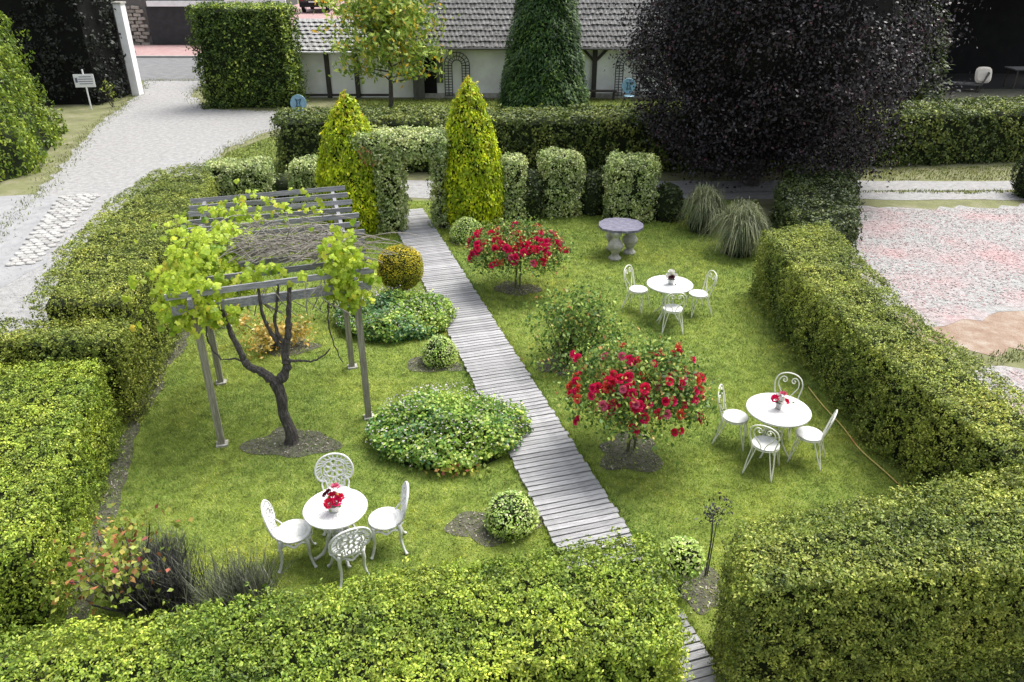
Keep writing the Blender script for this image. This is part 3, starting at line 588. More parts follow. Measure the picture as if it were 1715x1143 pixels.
# low annex
an = thing('low_annex', 'low white annex with mossy pale tiles and timber posts beside the house', 'outbuilding', (0, 39, 0))
MB().box((-7.7, 1.35, 1.06), (5.7, 2.3, 2.12)).build('wall', 'plaster', an)
ar = MB().add([(-10.75, -.3, 2.2), (-4.72, -.3, 2.2), (-4.72, 2.3, 3.36), (-10.75, 2.3, 3.36), (-10.75, 2.7, 2.2), (-4.72, 2.7, 2.2)], [(0, 1, 2, 3), (3, 2, 5, 4), (0, 3, 4), (1, 5, 2)]).build('roof', 'dark_timber', an)
tiles(ar, -10.78, -4.72, -.33, 2.22, 2.32, 3.4, .36, .30, 'roof_tile_light', seed=4)
MB().tube([(-10.8, -.42, 2.17), (-4.72, -.42, 2.17)], .05, 8).build('gutter', 'sign_white', an)
for x in (-10.55, -8.95, -7.55): MB().box((x, .12, 1.06), (.2, .2, 2.1)).build('timber_post', 'dark_timber', an)
MB().box((-8.2, .19, .12), (4.6, .06, .1)).build('sill_board', 'dark_timber', an)
# trellis arches on the wall
def trellis(label, x):
    t = thing('wall_trellis', label, 'trellis', (x, 38.86, 0), 0, 'arched trellises on the house wall')
    def arch(r, name):
        pts = [(-r, 0, .12), (-r, 0, 1.55)] + [(-r * math.cos(a), 0, 1.55 + r * math.sin(a)) for a in np.linspace(.2, math.pi - .2, 11)] + [(r, 0, 1.55), (r, 0, .12)]
        MB().tube(pts, .024, 5).build(name, 'trellis', t)
    for r in (.6, .42, .24): arch(r, 'arch_bar')
    for k in range(12):
        z = .16 + k * .125
        for s in (-1, 1): MB().tube([(s * .6, -.01, z), (s * .24, -.01, z)], .017, 5).build('rung', 'trellis', t)
    for a in np.linspace(0.0, math.pi, 11): MB().tube([(-.6 * math.cos(a), -.01, 1.55 + .6 * math.sin(a)), (-.24 * math.cos(a), -.01, 1.55 + .24 * math.sin(a))], .017, 5).build('ray_bar', 'trellis', t)
trellis('arched wall trellis rising behind the tip of the golden cypress', -2.65)
trellis('arched wall trellis beside the copper tree behind the blue chair', 5.6)
# bench against the wall
b = thing('wall_bench', 'low dark bench against the house wall near the trellis', 'bench', (4.3, 38.5, 0))
MB().box((0, 0, .42), (1.5, .36, .06)).build('seat', 'dark_timber', b)
for s in (-1, 1): MB().box((s * .62, 0, .19), (.07, .32, .4)).build('leg', 'dark_timber', b)
# blue round-backed chairs
def blue_chair(label, x, y, z, rz):
    t = thing('blue_garden_chair', label, 'chair', (x, y, z), rz, 'blue round backed garden chairs')
    bk = MB().lathe([(.0, -.015), (.30, -.015), (.33, 0), (.30, .015), (0, .015)], 28).build('backrest', 'blue_metal', t); bk.location = (0, .2, .86); bk.rotation_euler = (R(80), 0, 0)
    m = MB()
    for sgn in (-1, 1):
        m.tube(crom([(-.12, sgn * .17, .03), (0, sgn * .13, .03), (.12, sgn * .17, .03)], 4), .02, 6)
        m.tube(crom([(sgn * .11, -.16, .03), (sgn * .05, 0, .03), (sgn * .11, .16, .03)], 4), .022, 6)
    m.build('motif', 'blue_dark', bk)
    MB().tube(ring(.32, .0, 24), .022, 6, True).build('rim', 'blue_metal', bk)
    MB().lathe([(0, .43), (.22, .43), (.25, .445), (.22, .46), (0, .46)], 24).build('seat', 'blue_metal', t)
    for sx in (-1, 1):
        for sy in (-1, 1): MB().tube([(sx * .17, sy * .16, .44), (sx * .24, sy * .22, 0)], .016, 6).build('leg', 'dark_iron', t)
blue_chair('blue round backed chair on the gravel near the tall hedge', -8.85, 32.6, 0, 0)
blue_chair('blue round backed chair in front of the trellis by the copper tree', 5.45, 37.0, 0, .1)

# the barn across the street
bn = thing('stone_barn', 'stone barn with dark wide doorway across the street', 'building', (-25, 60.6, 0))
MB().box((0, 3, 1.9), (16, 5.6, 3.8)).build('wall', 'mortar', bn)
MB().box((1.0, .13, 1.42), (5.2, .1, 2.6)).build('garage_door', 'door_grey', bn)
MB().box((1.35, .1, 2.9), (5.6, .3, .36)).build('lintel', 'plaster', bn)
MB().box((6.4, .1, 2.2), (4.4, .24, 4.4)).build('white_wall', 'plaster', bn)
for row in range(11):
    for k in range(4):
        w = random.uniform(.42, .62); x = -2.75 + k * .62 + (row % 2) * .25 - row * .025
        if x < -1.95: MB().box((x, .12 - random.random() * .06, .15 + row * .25), (w, .2, .2), ry=random.gauss(0, .05), taper=.93).build('stone', 'rubble', bn)
for row in range(10):
    for k in range(7):
        MB().box((-3.5 - k * .62 + (row % 2) * .25, .14 - random.random() * .05, .15 + row * .27), (.5, .16, .2)).build('stone', 'rubble', bn)
t = shrub('green plant at the foot of the stone barn pier', (-28.6, 59.4), 1.3, dome(.5), 120, .2, .12, 'hedge_bright', name='leafy_plant')
# tall white gate pier
gp = thing('white_gate_pier', 'tall white wall end standing at the drive entrance', 'pier', (-18.75, 39.9, 0))
MB().box((0, 0, 2.1), (.36, .5, 4.2)).build('shaft', 'plaster', gp); MB().box((-.215, -.2, 2.1), (.06, .05, 4.2)).build('edge_strip', 'grey_timber', gp); MB().box((0, 0, 4.24), (.46, .6, .08)).build('cap', 'stone', gp)
# notice board
sg = thing('notice_sign', 'white notice sign on a thin white post by the dark hedge', 'sign', (-19.2, 36.0, 0), R(8))
MB().tube([(0, .03, 0), (0, .03, 1.75)], .035, 8).build('post', 'sign_white', sg)
pn = MB().box((0, 0, 1.27), (.86, .03, .56)).build('panel', 'sign_white', sg)
for k, w in enumerate((.5, .62, .62, .56)): MB().box((.06, -.02, 1.44 - k * .1), (w, .008, .025)).build('text_line', 'sign_ink', pn)
MB().box((-.33, -.02, 1.3), (.1, .008, .2)).build('emblem', 'sign_ink', pn)
# car on the terrace
car = thing('parked_car', 'dark car parked on the pink terrace above the annex roof', 'car', (-12.45, 54.15, 2.885), R(2))
prof = [(-2.1, .35), (-2.12, .75), (-2.0, .95), (-1.75, 1.0), (-1.3, 1.42), (.3, 1.46), (1.0, 1.0), (1.9, .85), (2.1, .6), (2.1, .35)]
V = [(sx * (.86 if z > .5 and z < 1.1 else (.68 if z > 1.1 else .84)), y, z) for sx in (-1, 1) for y, z in prof]; n = len(prof)
MB().add(V, [tuple(range(n)), tuple(range(n, 2 * n))[::-1]] + [(i, n + i, n + (i + 1) % n, (i + 1) % n) for i in range(n)]).build('body', 'car_paint', car)
MB().box((0, -1.56, 1.23), (1.2, .03, .44), rx=R(-47)).build('rear_window', 'car_glass', car)
MB().box((0, -2.13, .5), (1.66, .1, .24)).build('bumper', 'rubber', car); MB().box((0, -2.14, .78), (1.1, .03, .05)).build('chrome_strip', 'chrome', car)
MB().box((0, -2.15, .64), (.5, .03, .11)).build('number_plate', 'sign_white', car)
for sx in (-1, 1):
    MB().box((sx * .68, -2.1, .82), (.26, .06, .16)).build('tail_light', 'tail_red', car)
    MB().box((sx * .93, .5, 1.0), (.14, .1, .1)).build('mirror', 'car_paint', car)
    for y in (-1.3, 1.35):
        w = MB().lathe([(.0, -.1), (.3, -.1), (.33, -.06), (.33, .06), (.3, .1), (0, .1)], 20).build('wheel', 'rubber', car, (sx * .76, y, .33)); w.rotation_euler = (0, R(90), 0)
        MB().lathe([(0, -.105), (.19, -.105), (.19, .105), (0, .105)], 12).build('rim', 'chrome', w)
# open shed at the end of the long hedge
sh = thing('open_shed', 'dark open timber shed beyond the long hedge', 'shed', (26, 43, 0))
MB().box((0, 4.0, 3.2), (12, .2, 6.4)).build('back_wall', 'shaded_inside', sh); MB().box((-5.4, 2, 3.2), (.2, 4, 6.4)).build('side_wall', 'shaded_inside', sh)  # walls built tall so the painted interior shade fills the view
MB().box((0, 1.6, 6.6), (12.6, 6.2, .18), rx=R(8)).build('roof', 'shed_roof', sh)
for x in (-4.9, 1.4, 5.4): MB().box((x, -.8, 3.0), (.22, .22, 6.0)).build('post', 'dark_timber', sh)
MB().box((0, 1.2, .01), (11, 5, .02)).build('floor', 'shaded_inside', sh)
lc = thing('lounge_chair', 'dark lounge chair with a cream cushion in the shed shade', 'chair', (23.3, 41.0, 0), R(70))
MB().box((0, 0, .38), (.62, 1.3, .07)).build('seat', 'grey_timber', lc); MB().box((0, -.72, .66), (.62, .07, .7), rx=R(20)).build('backrest', 'grey_timber', lc)
for sx in (-1, 1):
    for sy in (-1, 1): MB().box((sx * .28, sy * .55, .18), (.06, .06, .36)).build('leg', 'dark_timber', lc)
cu = MB().lathe([(.01, -.07), (.3, -.07), (.4, 0), (.3, .07), (.01, .07)], 20, wob=lambda a, i: (abs(math.cos(a)) ** 4 + abs(math.sin(a)) ** 4) ** -.25).build('seat_cushion', 'cushion'); cu.location = (23.85, 40.7, .84); cu.rotation_euler = (R(72), 0, R(-8))
tag(cu, 'cream cushion leaning on the lounge chair', 'cushion')
tb = thing('shed_table', 'dark table with pale top in the shed', 'table', (27.2, 42.0, 0))
MB().box((0, 0, .98), (2.6, 1.0, .06)).build('tabletop', 'grey_timber', tb)
for sx in (-1, 1):
    for sy in (-1, 1): MB().box((sx * 1.1, sy * .4, .47), (.08, .08, .95)).build('leg', 'dark_timber', tb)

# ================================================================== TREES
def limb(m, p0, p1, r0, r1, bend=.1, n=5, seg=7):
    p0, p1 = Vector(p0), Vector(p1); d = (p1 - p0).length; pts = []
    o = Vector((random.gauss(0, 1), random.gauss(0, 1), random.gauss(0, .4))) * bend * d
    for i in range(n + 1): t = i / n; pts.append(p0.lerp(p1, t) + o * math.sin(math.pi * t))
    m.tube(pts, [r0 + (r1 - r0) * i / n for i in range(n + 1)], seg); return pts
def clumps(centers, per, rad, L, W, spread=1.2, flat=.7, outward=None, up=.2):
    C = np.repeat(np.array(centers), per, 0); d = rng.normal(size=C.shape); d[:, 2] *= flat; rr = np.repeat(np.broadcast_to(rad, (len(centers),)), per)[:, None]
    P = C + d * rr * .5; N = unit(d + np.array([0, 0, .6])); return leafgeo(P, N, L, W, spread, up=up)
# copper beech
cb = thing('copper_beech', 'huge dark copper leaved tree with crown reaching near the ground', 'tree', (7.7, 24.0, 0))
m = MB(); limb(m, (-.2, -.3, 0), (-.2, 0, 4.2), .28, .2, .03, 6, 10); limb(m, (-.2, 0, 4.0), (0, .1, 9.5), .2, .05, .03)
for k in range(26):
    a = k * 2.4; z = 1.7 + k * .27; r = 3.8 * (1 - .035 * k); limb(m, (-.3, 0, z), (r * math.cos(a), r * math.sin(a), z + .3 + .5 * random.random()), .07, .015, .06, 4, 5)
m.build('trunk', 'bark', cb)
def beech_r(t): return 3.95 * (.60 + .40 * min(1, t / .30) ** .9) * math.sqrt(max(0, 1 - max(0, (t - .35) / .65) ** 2.2))
Vs = [revolve_leaves(9.2, beech_r, 330, .095, .062, z0=.5, amp=.65, depth=.9, seed=21, freq=.22, upN=.4, spread=.9, up=-.3, shoots=.08)]
nc = 260; a = rng.uniform(0, 6.28, nc); tt = rng.uniform(0.02, .95, nc); rr = np.array([beech_r(x) for x in tt]) * rng.uniform(.85, 1.17, nc)
Vs.append(clumps(np.stack([rr * np.cos(a), rr * np.sin(a), .5 + tt * 9.2], 1), 110, .8, .09, .06, flat=.45))
leafobj('crown', Vs, 'copper', cb)
revolve_core(9.0, lambda t: beech_r(t) - .75, 1., z0=1.1).build('shade_core', 'core_black', cb)
# dark conifers behind the copper beech
for i, (x, y, r, h, lab) in enumerate([(15.7, 33, 2.1, 9, 'dark olive conifer standing between copper tree and shed'), (17.6, 38.5, 1.9, 8, 'narrow dark conifer next to the open shed'), (12.5, 36.5, 3.0, 10, 'tall dark conifer hidden behind the copper tree')]):
    t = thing('dark_conifer', lab, 'tree', (x, y, 0), 0, 'dark conifers beyond the long hedge')
    MB().tube([(0, 0, 0), (0, 0, h)], [.2, .03], 8).build('trunk', 'bark', t)
    leafobj('crown', revolve_leaves(h - .3, lambda q, r=r: max(.02, r * (1 - q) ** .8 * (1 + .12 * math.sin(q * 60))), 110, .24, .09, z0=.3, amp=.3, depth=.5, seed=30 + i, droop=(1.2, -.15), upN=.8), 'hedge_dark' if i == 0 else 'dark_conifer', t)
    revolve_core(h, lambda q, r=r: max(.02, .75 * r * (1 - q)), 1, z0=.2).build('shade_core', 'core_black', t)
# clipped yew cone
yc = thing('yew_cone', 'tall dark green clipped cone standing before the white house', 'tree', (1.45, 36.6, 0))
MB().tube([(0, 0, 0), (0, 0, 5)], [.2, .05], 8).build('trunk', 'bark', yc)
def yewp(t): return max(.02, 2.15 * (1 - .52 * t) * (1 if t < .9 else math.sqrt(max(0, 1 - ((t - .9) / .1) ** 2))))
leafobj('crown', revolve_leaves(6.4, yewp, 330, .19, .06, amp=.12, depth=.25, seed=31, droop=(1.3, -.1), upN=.9, spread=.4, freq=.8), 'yew', yc)
revolve_core(6.4, yewp, .85).build('shade_core', 'core', yc)
# golden cypresses flanking the arch
def cyp(label, x, y, h, r, seed):
    t = thing('golden_cypress', label, 'tree', (x, y, 0), 0, 'golden cypresses beside the arch')
    MB().tube([(0, 0, 0), (0, 0, h * .8)], [.09, .02], 7).build('trunk', 'bark', t)
    def p(q): return max(.015, r * (.86 + .14 * min(1, q / .2)) * (1 - max(0, (q - .1) / .9) ** 2.1) ** .85)
    leafobj('crown', revolve_leaves(h, p, 1100, .10, .042, amp=.06, depth=.14, seed=seed, up=2.2, upN=.25, spread=.55, freq=1.6, shoots=.06), 'golden', t)
    n = 90; q = rng.uniform(.82, 1.0, n); a = rng.uniform(0, 6.28, n); rr = np.array([p(v) for v in q]); P = np.stack([rr * np.cos(a), rr * np.sin(a), q * h], 1)
    leafobj('tip_foliage', leafgeo(P, np.stack([np.cos(a), np.sin(a), np.full(n, .3)], 1), .1, .04, .5, up=2.), 'golden_tip', t)
    revolve_core(h, p, .84).build('shade_core', 'core', t)
cyp('golden cypress by the pergola side of the ivy arch', -4.15, 19.7, 3.5, .98, 41)
cyp('golden cypress by the red rose side of the ivy arch', -1.1, 20.0, 3.8, .93, 42)
# magnolia
mg = thing('magnolia_tree', 'loose young tree with big glossy yellow green leaves by the house', 'tree', (-5.5, 35.9, 0))
m = MB(); limb(m, (0, 0, 0), (0, .05, 4.8), .11, .03, .02, 6, 8); tips = []
for k in range(34):
    z = 1.2 + k * .115; a = k * 2.4 + .5; r = (3.1 - .07 * abs(k - 12)) * random.uniform(.75, 1.05) * (1 - .012 * k); p1 = (r * math.cos(a), r * math.sin(a), z + .35 + .35 * random.random())
    pts = limb(m, (0, .02, z), p1, .035, .01, .07, 5, 5)
    for q in (.45, .7, 1.0): tips.append(Vector(pts[-1]).lerp(Vector(pts[0]), 1 - q))
m.build('trunk', 'bark', mg)
C = [tuple(p + Vector((0, 0, .12))) for p in tips if p.z > 1.25 and math.hypot(p.x, p.y) > .6]
C += [(random.gauss(0, 1.1), random.gauss(0, 1.1), random.uniform(2.6, 5.0)) for _ in range(70)]
leafobj('crown', clumps(C, 36, .72, .27, .12, flat=.5, up=.8), 'magnolia', mg)
# ================================================================== ARCH AND SHRUBS
ia = thing('ivy_arch', 'ivy covered garden arch spanning the boardwalk between two cypresses', 'arch', (0, 0, 0))
def block(x0, x1, y0, y1, z0, z1, dens, seed, **kw): return hedge_leaves([(x0, y0), (x1, y0), (x1, y1), (x0, y1)], z1, dens * 2.2, .065, .048, z0=z0, seed=seed, rnd=.16, amp=.05, depth=.08, shoots=.04, hs=-.95, **kw)
leafobj('ivy', block(-3.42, -2.82, 19.0, 19.9, 0, 2.2, 520, 51), 'variegated', ia)
leafobj('ivy', block(-2.05, -1.68, 19.4, 20.2, 0, 2.2, 520, 52), 'variegated', ia)
ct = block(-3.95, -1.7, 19.1, 20.2, 1.95, 2.5, 560, 53)
n = 700; P = np.stack([rng.uniform(-3.9, -1.75, n), rng.uniform(19.1, 20.1, n), np.full(n, 1.93) - rng.random(n) * .12], 1)
leafobj('ivy', [ct, leafgeo(P, np.tile([0, -.4, -.4], (n, 1)), .085, .06, 1.)], 'variegated', ia)
n = 120; P = np.stack([rng.normal(-3.5, .16, n), np.full(n, 19.02), rng.normal(1.98, .12, n)], 1); leafobj('red_leaves', leafgeo(P, np.tile([0, -1., .3], (n, 1)), .09, .07, .6), 'redgreen', ia)
for x, y in ((-3.1, 19.2), (-3.1, 19.75), (-1.88, 19.5), (-1.88, 20.05)): MB().box((x, y, 1.05), (.08, .08, 2.1)).build('post', 'dark_timber', ia)
MB().box((-2.8, 19.65, 2.2), (1.95, .75, .3)).build('arch_core', 'core', ia)
for s in ((-3.12, 19.45, .85, .36, .66), (-1.87, 19.8, .85, .2, .55)): MB().box(s[:3], (s[3], s[4], 1.7)).build('shade_core', 'core', ia)
# clipped variegated shrubs
def vshrub(label, x, y, w, d, h, seed, name='variegated_shrub', mat='variegated', dens=1500, L=.06, W=.044):
    t = thing(name, label, 'shrub', (x, y, 0), 0, 'clipped variegated shrubs')
    c = .22; poly = [(-w / 2 + c, -d / 2), (w / 2 - c, -d / 2), (w / 2, -d / 2 + c), (w / 2, d / 2 - c), (w / 2 - c, d / 2), (-w / 2 + c, d / 2), (-w / 2, d / 2 - c), (-w / 2, -d / 2 + c)]
    leafobj('foliage', hedge_leaves(poly, h, dens, L, W, seed=seed, rnd=.22, amp=.06, depth=.08, shoots=.03, freq=1.1, hs=-.95), mat, t)
    MB().prism(inset(ccw(poly), .12), 0, h - .16).build('shade_core', 'core', t)
vshrub('narrow variegated shrub half hidden behind the golden cypress', -.02, 20.2, .75, .8, 1.72, 61)
vshrub('upright rounded variegated shrub behind the far red rose', 1.32, 20.75, 1.12, .9, 1.72, 62)
vshrub('square topped variegated shrub behind the stone table', 3.2, 20.35, 1.3, 1.0, 1.72, 63)
vshrub('broad low variegated shrub behind the pergola roof', -7.75, 21.6, 1.75, 1.0, 1.25, 64)
vshrub('small variegated shrub beside the pergola side cypress', -5.85, 21.6, .9, .85, 1.3, 65)
for lab, x, y, r, h, sd_ in (('dark loose shrub between the narrow and rounded variegated shrubs', .48, 20.45, .5, 1.35, 66), ('dark shrub between the rounded and square variegated shrubs', 2.25, 20.8, .42, 1.2, 67), ('dark shrub between square variegated shrub and fountain grass', 4.25, 20.3, .5, 1.05, 68), ('dark shrub behind the far corner of the broad hedge', -8.95, 20.6, .5, 1.0, 69), ('low dark shrub between two variegated shrubs behind the pergola', -6.7, 22.0, .42, .75, 70), ('dark bush at the edge of the lane beyond the court', 15.6, 22.4, .7, 1.5, 71)):
    shrub(lab, (x, y), h, dome(r, .7, .8), 420, .085, .05, 'hedge_dark', name='dark_shrub', group='dark shrubs', seed=sd_, amp=.14, depth=.16, shoots=.08)
# little clipped domes
for lab, x, y, r, h, sd_ in (('pale clipped box dome by the boardwalk near the cypress', -1.15, 18.55, .42, .62, 72), ('small pale box dome beside the boardwalk below the flower bed', -1.3, 12.15, .34, .5, 73), ('pale box dome beside the boardwalk close to the front hedge', -.02, 7.72, .36, .5, 74)):
    shrub(lab, (x, y), h, dome(r, .8, .8), 2400, .036, .022, 'boxleaf', name='box_dome', group='clipped box domes', seed=sd_, amp=.035, depth=.05, freq=2, upN=.4)
t = thing('box_ball', 'pale ball topped shrub in the gap between the foreground hedges', 'shrub', (1.93, 6.55, 0))
MB().tube([(0, 0, 0), (0.01, 0, .6)], [.025, .02], 6).build('stem', 'bark', t)
leafobj('foliage', [revolve_leaves(.46, lambda q: .24 * math.sqrt(max(0, 1 - (2 * q - 1) ** 2)) + .005, 2000, .045, .028, z0=.34, amp=.04, depth=.06, seed=75), clumps([(random.gauss(0, .1), random.gauss(0, .1), random.uniform(.12, .4)) for _ in range(14)], 14, .2, .04, .025)], 'boxleaf', t)
MB().lathe([(.02, .4), (.17, .48), (.2, .58), (.15, .7), (.02, .76)], 12).build('shade_core', 'core', t)
# topiary ball on a stem in the flower bed
t = thing('golden_topiary_ball', 'amber and green clipped ball standing in the flower bed', 'topiary', (-2.3, 14.75, 0))
MB().tube([(0, 0, 0), (0, 0, .5)], .05, 8).build('stem', 'bark', t)
bp = lambda q: .47 * math.sqrt(max(0, 1 - abs(2 * q - 1) ** 2.3)) + .005
leafobj('foliage', revolve_leaves(.95, bp, 3000, .032, .016, z0=.32, amp=.02, depth=.04, seed=76, freq=2, upN=.1, spread=.6), 'topiary_gold', t)
n = 2600; d = unit(rng.normal(size=(n, 3))); k = d[:, 2] < .1 + rng.normal(size=n) * .2; d = d[k]; P = d * .478 + np.array([0, 0, .80])
leafobj('lower_foliage', leafgeo(P, d, .034, .018, .6), 'hedge', t)
MB().lathe([(max(bp(q) * .93, .01), .34 + q * .91) for q in np.linspace(0, 1, 12)], 20).build('shade_core', 'core', t)
# flower beds
def bed(label, cx, cy, rx, ry, h, seed, mats):
    t = thing('flower_mound', label, 'flower bed', (cx, cy, 0), 0, 'geranium mounds by the boardwalk')
    MB().lathe([(rx * .86, .0), (rx * .8, h * .35), (rx * .55, h * .55), (rx * .2, h * .62), (.01, h * .62)], 20, sy=ry / rx).build('mound_core', 'core', t)  # solid core coloured dark for shade among the leaves
    for mat, frac, sel in mats:
        V = revolve_leaves(h, dome(rx, .8, .85), 1500 * frac, .055, .048, sy=ry / rx, amp=.12, depth=.16, seed=seed, freq=1.0, upN=.9, spread=.7, shoots=.12)
        V = V.reshape(-1, 4, 3); c = V.mean(1); q = fbm(c, .55, seed + 5, 2) + rng.normal(size=len(c)) * .35; V = V[sel(q)]
        leafobj('foliage', V.reshape(-1, 3), mat, t)
    n = 520; a = rng.uniform(0, 6.28, n); r = np.sqrt(rng.random(n)); k = (r > .25); a, r = a[k], r[k]; n = len(a)
    Z = h * np.sqrt(np.maximum(0, 1 - r ** 2.4)) + rng.uniform(.02, .16, n); P = np.stack([r * rx * np.cos(a) * 1.02, r * ry * np.sin(a) * 1.02, Z + .04], 1)
    tag(leafobj('small_blossom', leafgeo(P, np.tile([0, -.3, 1.], (n, 1)), .026, .024, .5), 'smallflower', t), kind='stuff')
    Vst = blades(P * np.array([.97, .97, 1]) - np.array([0, 0, .16]), .17, .008, .1); tag(bladeobj('flower_stalk', Vst, 'geranium', t), kind='stuff'); return t
b1 = bed('big mound of pale flowered geranium beside the boardwalk below the vine', -.98, 9.75, 1.22, .98, .52, 81, [('geranium', 1., lambda q: q > -.55), ('bluegreen', 1., lambda q: q < -.35)])
b2 = bed('flower mound around the amber topiary ball', -2.32, 13.75, 1.18, .95, .48, 83, [('geranium', 1., lambda q: q > .1), ('bluegreen', 1., lambda q: q < -.35), ('geranium', 1., lambda q: (q < .25) & (q > -.45))])
n = 80; P = np.stack([rng.normal(.25, .22, n), np.full(n, -.98) + rng.normal(size=n) * .05, rng.uniform(.05, .2, n)], 1); leafobj('red_leaves', leafgeo(P, np.tile([0, -1., .5], (n, 1)), .07, .05, .6), 'redgreen', b1)
# loose shrubs
def loose(label, name, x, y, blobs, per, L, W, mat, stems=6, group=None, cat='shrub', stem_mat='bark'):
    t = thing(name, label, cat, (x, y, 0), 0, group); m = MB()
    for k, (bx, by, bz, br) in enumerate(blobs): limb(m, (random.gauss(0, .04), random.gauss(0, .04), 0), (bx, by, bz), .018, .006, .08, 4, 5)
    m.build('stems', stem_mat, t)
    leafobj('foliage', np.concatenate([clumps([b[:3]], per, b[3], L, W) for b in blobs]), mat, t); return t
r_ = random.Random(5)
loose('green leafy rose bush without flowers beside the boardwalk', 'leafy_rose_bush', 1.0, 12.15, [(r_.gauss(0, .32), r_.gauss(0, .28), r_.uniform(.35, 1.15), .42) for _ in range(30)], 120, .07, .05, 'roseleaf')
loose('low shrub with yellow and orange leaves seen under the pergola', 'yellow_leaved_shrub', -4.4, 12.75, [(r_.gauss(0, .17), r_.gauss(0, .12), r_.uniform(.15, .5), .26) for _ in range(16)], 75, .075, .052, 'fire_leaf')
loose('reddish young rose bush at the corner of the foreground hedges', 'reddish_rose_bush', -4.35, 6.35, [(r_.gauss(0, .28), r_.gauss(0, .24), r_.uniform(.25, .95), .32) for _ in range(20)], 34, .075, .055, 'redgreen')
loose('twiggy dark plant beside the rear pergola post', 'twiggy_plant', -3.45, 14.0, [(r_.gauss(0, .18), r_.gauss(0, .1), r_.uniform(.2, .9), .28) for _ in range(9)], 26, .06, .04, 'hedge_dark')
loose('small leafy plant climbing in front of the dark hedge by the sign', 'young_sapling', -18.5, 36.6, [(r_.gauss(0, .12), 0, r_.uniform(.3, 1.1), .2) for _ in range(6)], 20, .1, .07, 'hedge')
# fountain grasses
def fountain(label, x, y, h, r, n, seed):
    t = thing('fountain_grass', label, 'ornamental grass', (x, y, 0), 0, 'fountain grasses'); g = np.random.default_rng(seed)
    th = g.uniform(0, 6.28, n); q = g.uniform(.25, 1.0, n); hh = h * g.uniform(.75, 1.15, n) * (1.12 - .35 * q); rr = r * q * g.uniform(.8, 1.25, n); w = .008 * g.uniform(.8, 1.5, n)
    d = np.stack([np.cos(th), np.sin(th)], 1); s = np.stack([-np.sin(th), np.cos(th)], 1); b0 = g.normal(size=(n, 2)) * .12; V = []; segs = 6
    for k in range(segs + 1):
        u = k / segs; rad = rr * u ** 1.5; z = hh * (np.sin(min(u * 1.9, 1.57)) if u < .55 else 1) ; zz = hh * (1.0 - (1 - min(u / .6, 1)) ** 2) - hh * .75 * q * np.maximum(0, u - .6) ** 1.3 / .4 ** 1.3
        c = b0 + d * rad[:, None]; ww = (w * (1 - .85 * u))[:, None]
        V.append(np.concatenate([c - s * ww, np.maximum(zz, .02)[:, None]], 1)); V.append(np.concatenate([c + s * ww, np.maximum(zz, .02)[:, None]], 1))
    A = np.stack(V, 1); V = A.reshape(-1, 3); m = 2 * (segs + 1); base = (np.arange(n) * m)[:, None, None]
    F = (base + np.array([[2 * k, 2 * k + 1, 2 * k + 3, 2 * k + 2] for k in range(segs)])[None]).reshape(-1, 4)
    link('leaf_blades', mesh_np('leaf_blades', V, F, 'fountain'), t)
    MB().lathe([(.3, 0), (.36, .25), (.2, .5), (.02, .6)], 12).build('tussock', 'core', t)  # dark base, shade between the blades in its colour
fountain('arching fountain grass in front of the copper tree trunk', 5.0, 19.3, 1.1, .75, 1300, 1)
fountain('larger pale fountain grass at the corner of the long hedge', 5.5, 17.6, 1.2, .85, 1700, 2)
# lavender row
for i, (lab, x, y, w, mat, n, h) in enumerate([('dark woody lavender clump at the front hedge beside the reddish rose', -3.95, 6.45, .42, 'darktwig', 900, .5), ('grey green lavender clump next to the cast table set', -3.05, 6.35, .42, 'lavender', 900, .48), ('small grey lavender tuft behind the dark woody clump', -4.2, 7.05, .3, 'lavender', 400, .34)]):
    t = thing('lavender_clump', lab, 'plant', (x, y, 0), 0, 'lavender along the front hedge'); P = np.stack([rng.normal(size=n) * w * .42, rng.normal(size=n) * w * .3, np.full(n, .05)], 1)
    bladeobj('stalks', blades(P, h, .012, .5), mat, t); P2 = P[: n // 3] * np.array([1.1, 1.1, 1]) + np.array([0, 0, .2]); tag(bladeobj('tips', blades(P2, h * .6, .014, .6), 'lavender', t), kind='stuff')
    MB().lathe([(w * .6, 0), (w * .5, h * .3), (w * .2, h * .5), (.01, h * .52)], 12).build('shade_core', 'core', t)
# thin dark plant with a tuft in the gap
t = thing('seed_head_plant', 'thin dark stemmed plant with a dark tuft in the hedge gap', 'plant', (2.3, 6.85, 0))
m = MB(); m.tube([(0, 0, 0), (.01, 0, .55), (-.01, .01, .95)], [.012, .01, .007], 6); m.tube([(.03, .02, 0), (.05, .03, .8)], [.009, .006], 5); m.build('stems', 'dark_iron', t)
tag(leafobj('tuft', clumps([(-.01, 0, .95), (.04, .03, .98), (-.04, 0, .9), (.06, .02, 1.1)], 40, .13, .05, .02), 'darktwig', t), kind='stuff')
# garden hose
hp = crom([(5.02, 11.2, .04), (5.06, 10.6, .04), (5.14, 10.0, .04), (5.17, 9.4, .04), (5.32, 8.8, .04), (5.44, 8.2, .04), (5.55, 7.7, .04)], 6)
tag(MB().tube(hp, .009, 6).build('garden_hose', 'hose'), 'thin yellow garden hose lying along the foot of the long hedge', 'hose')

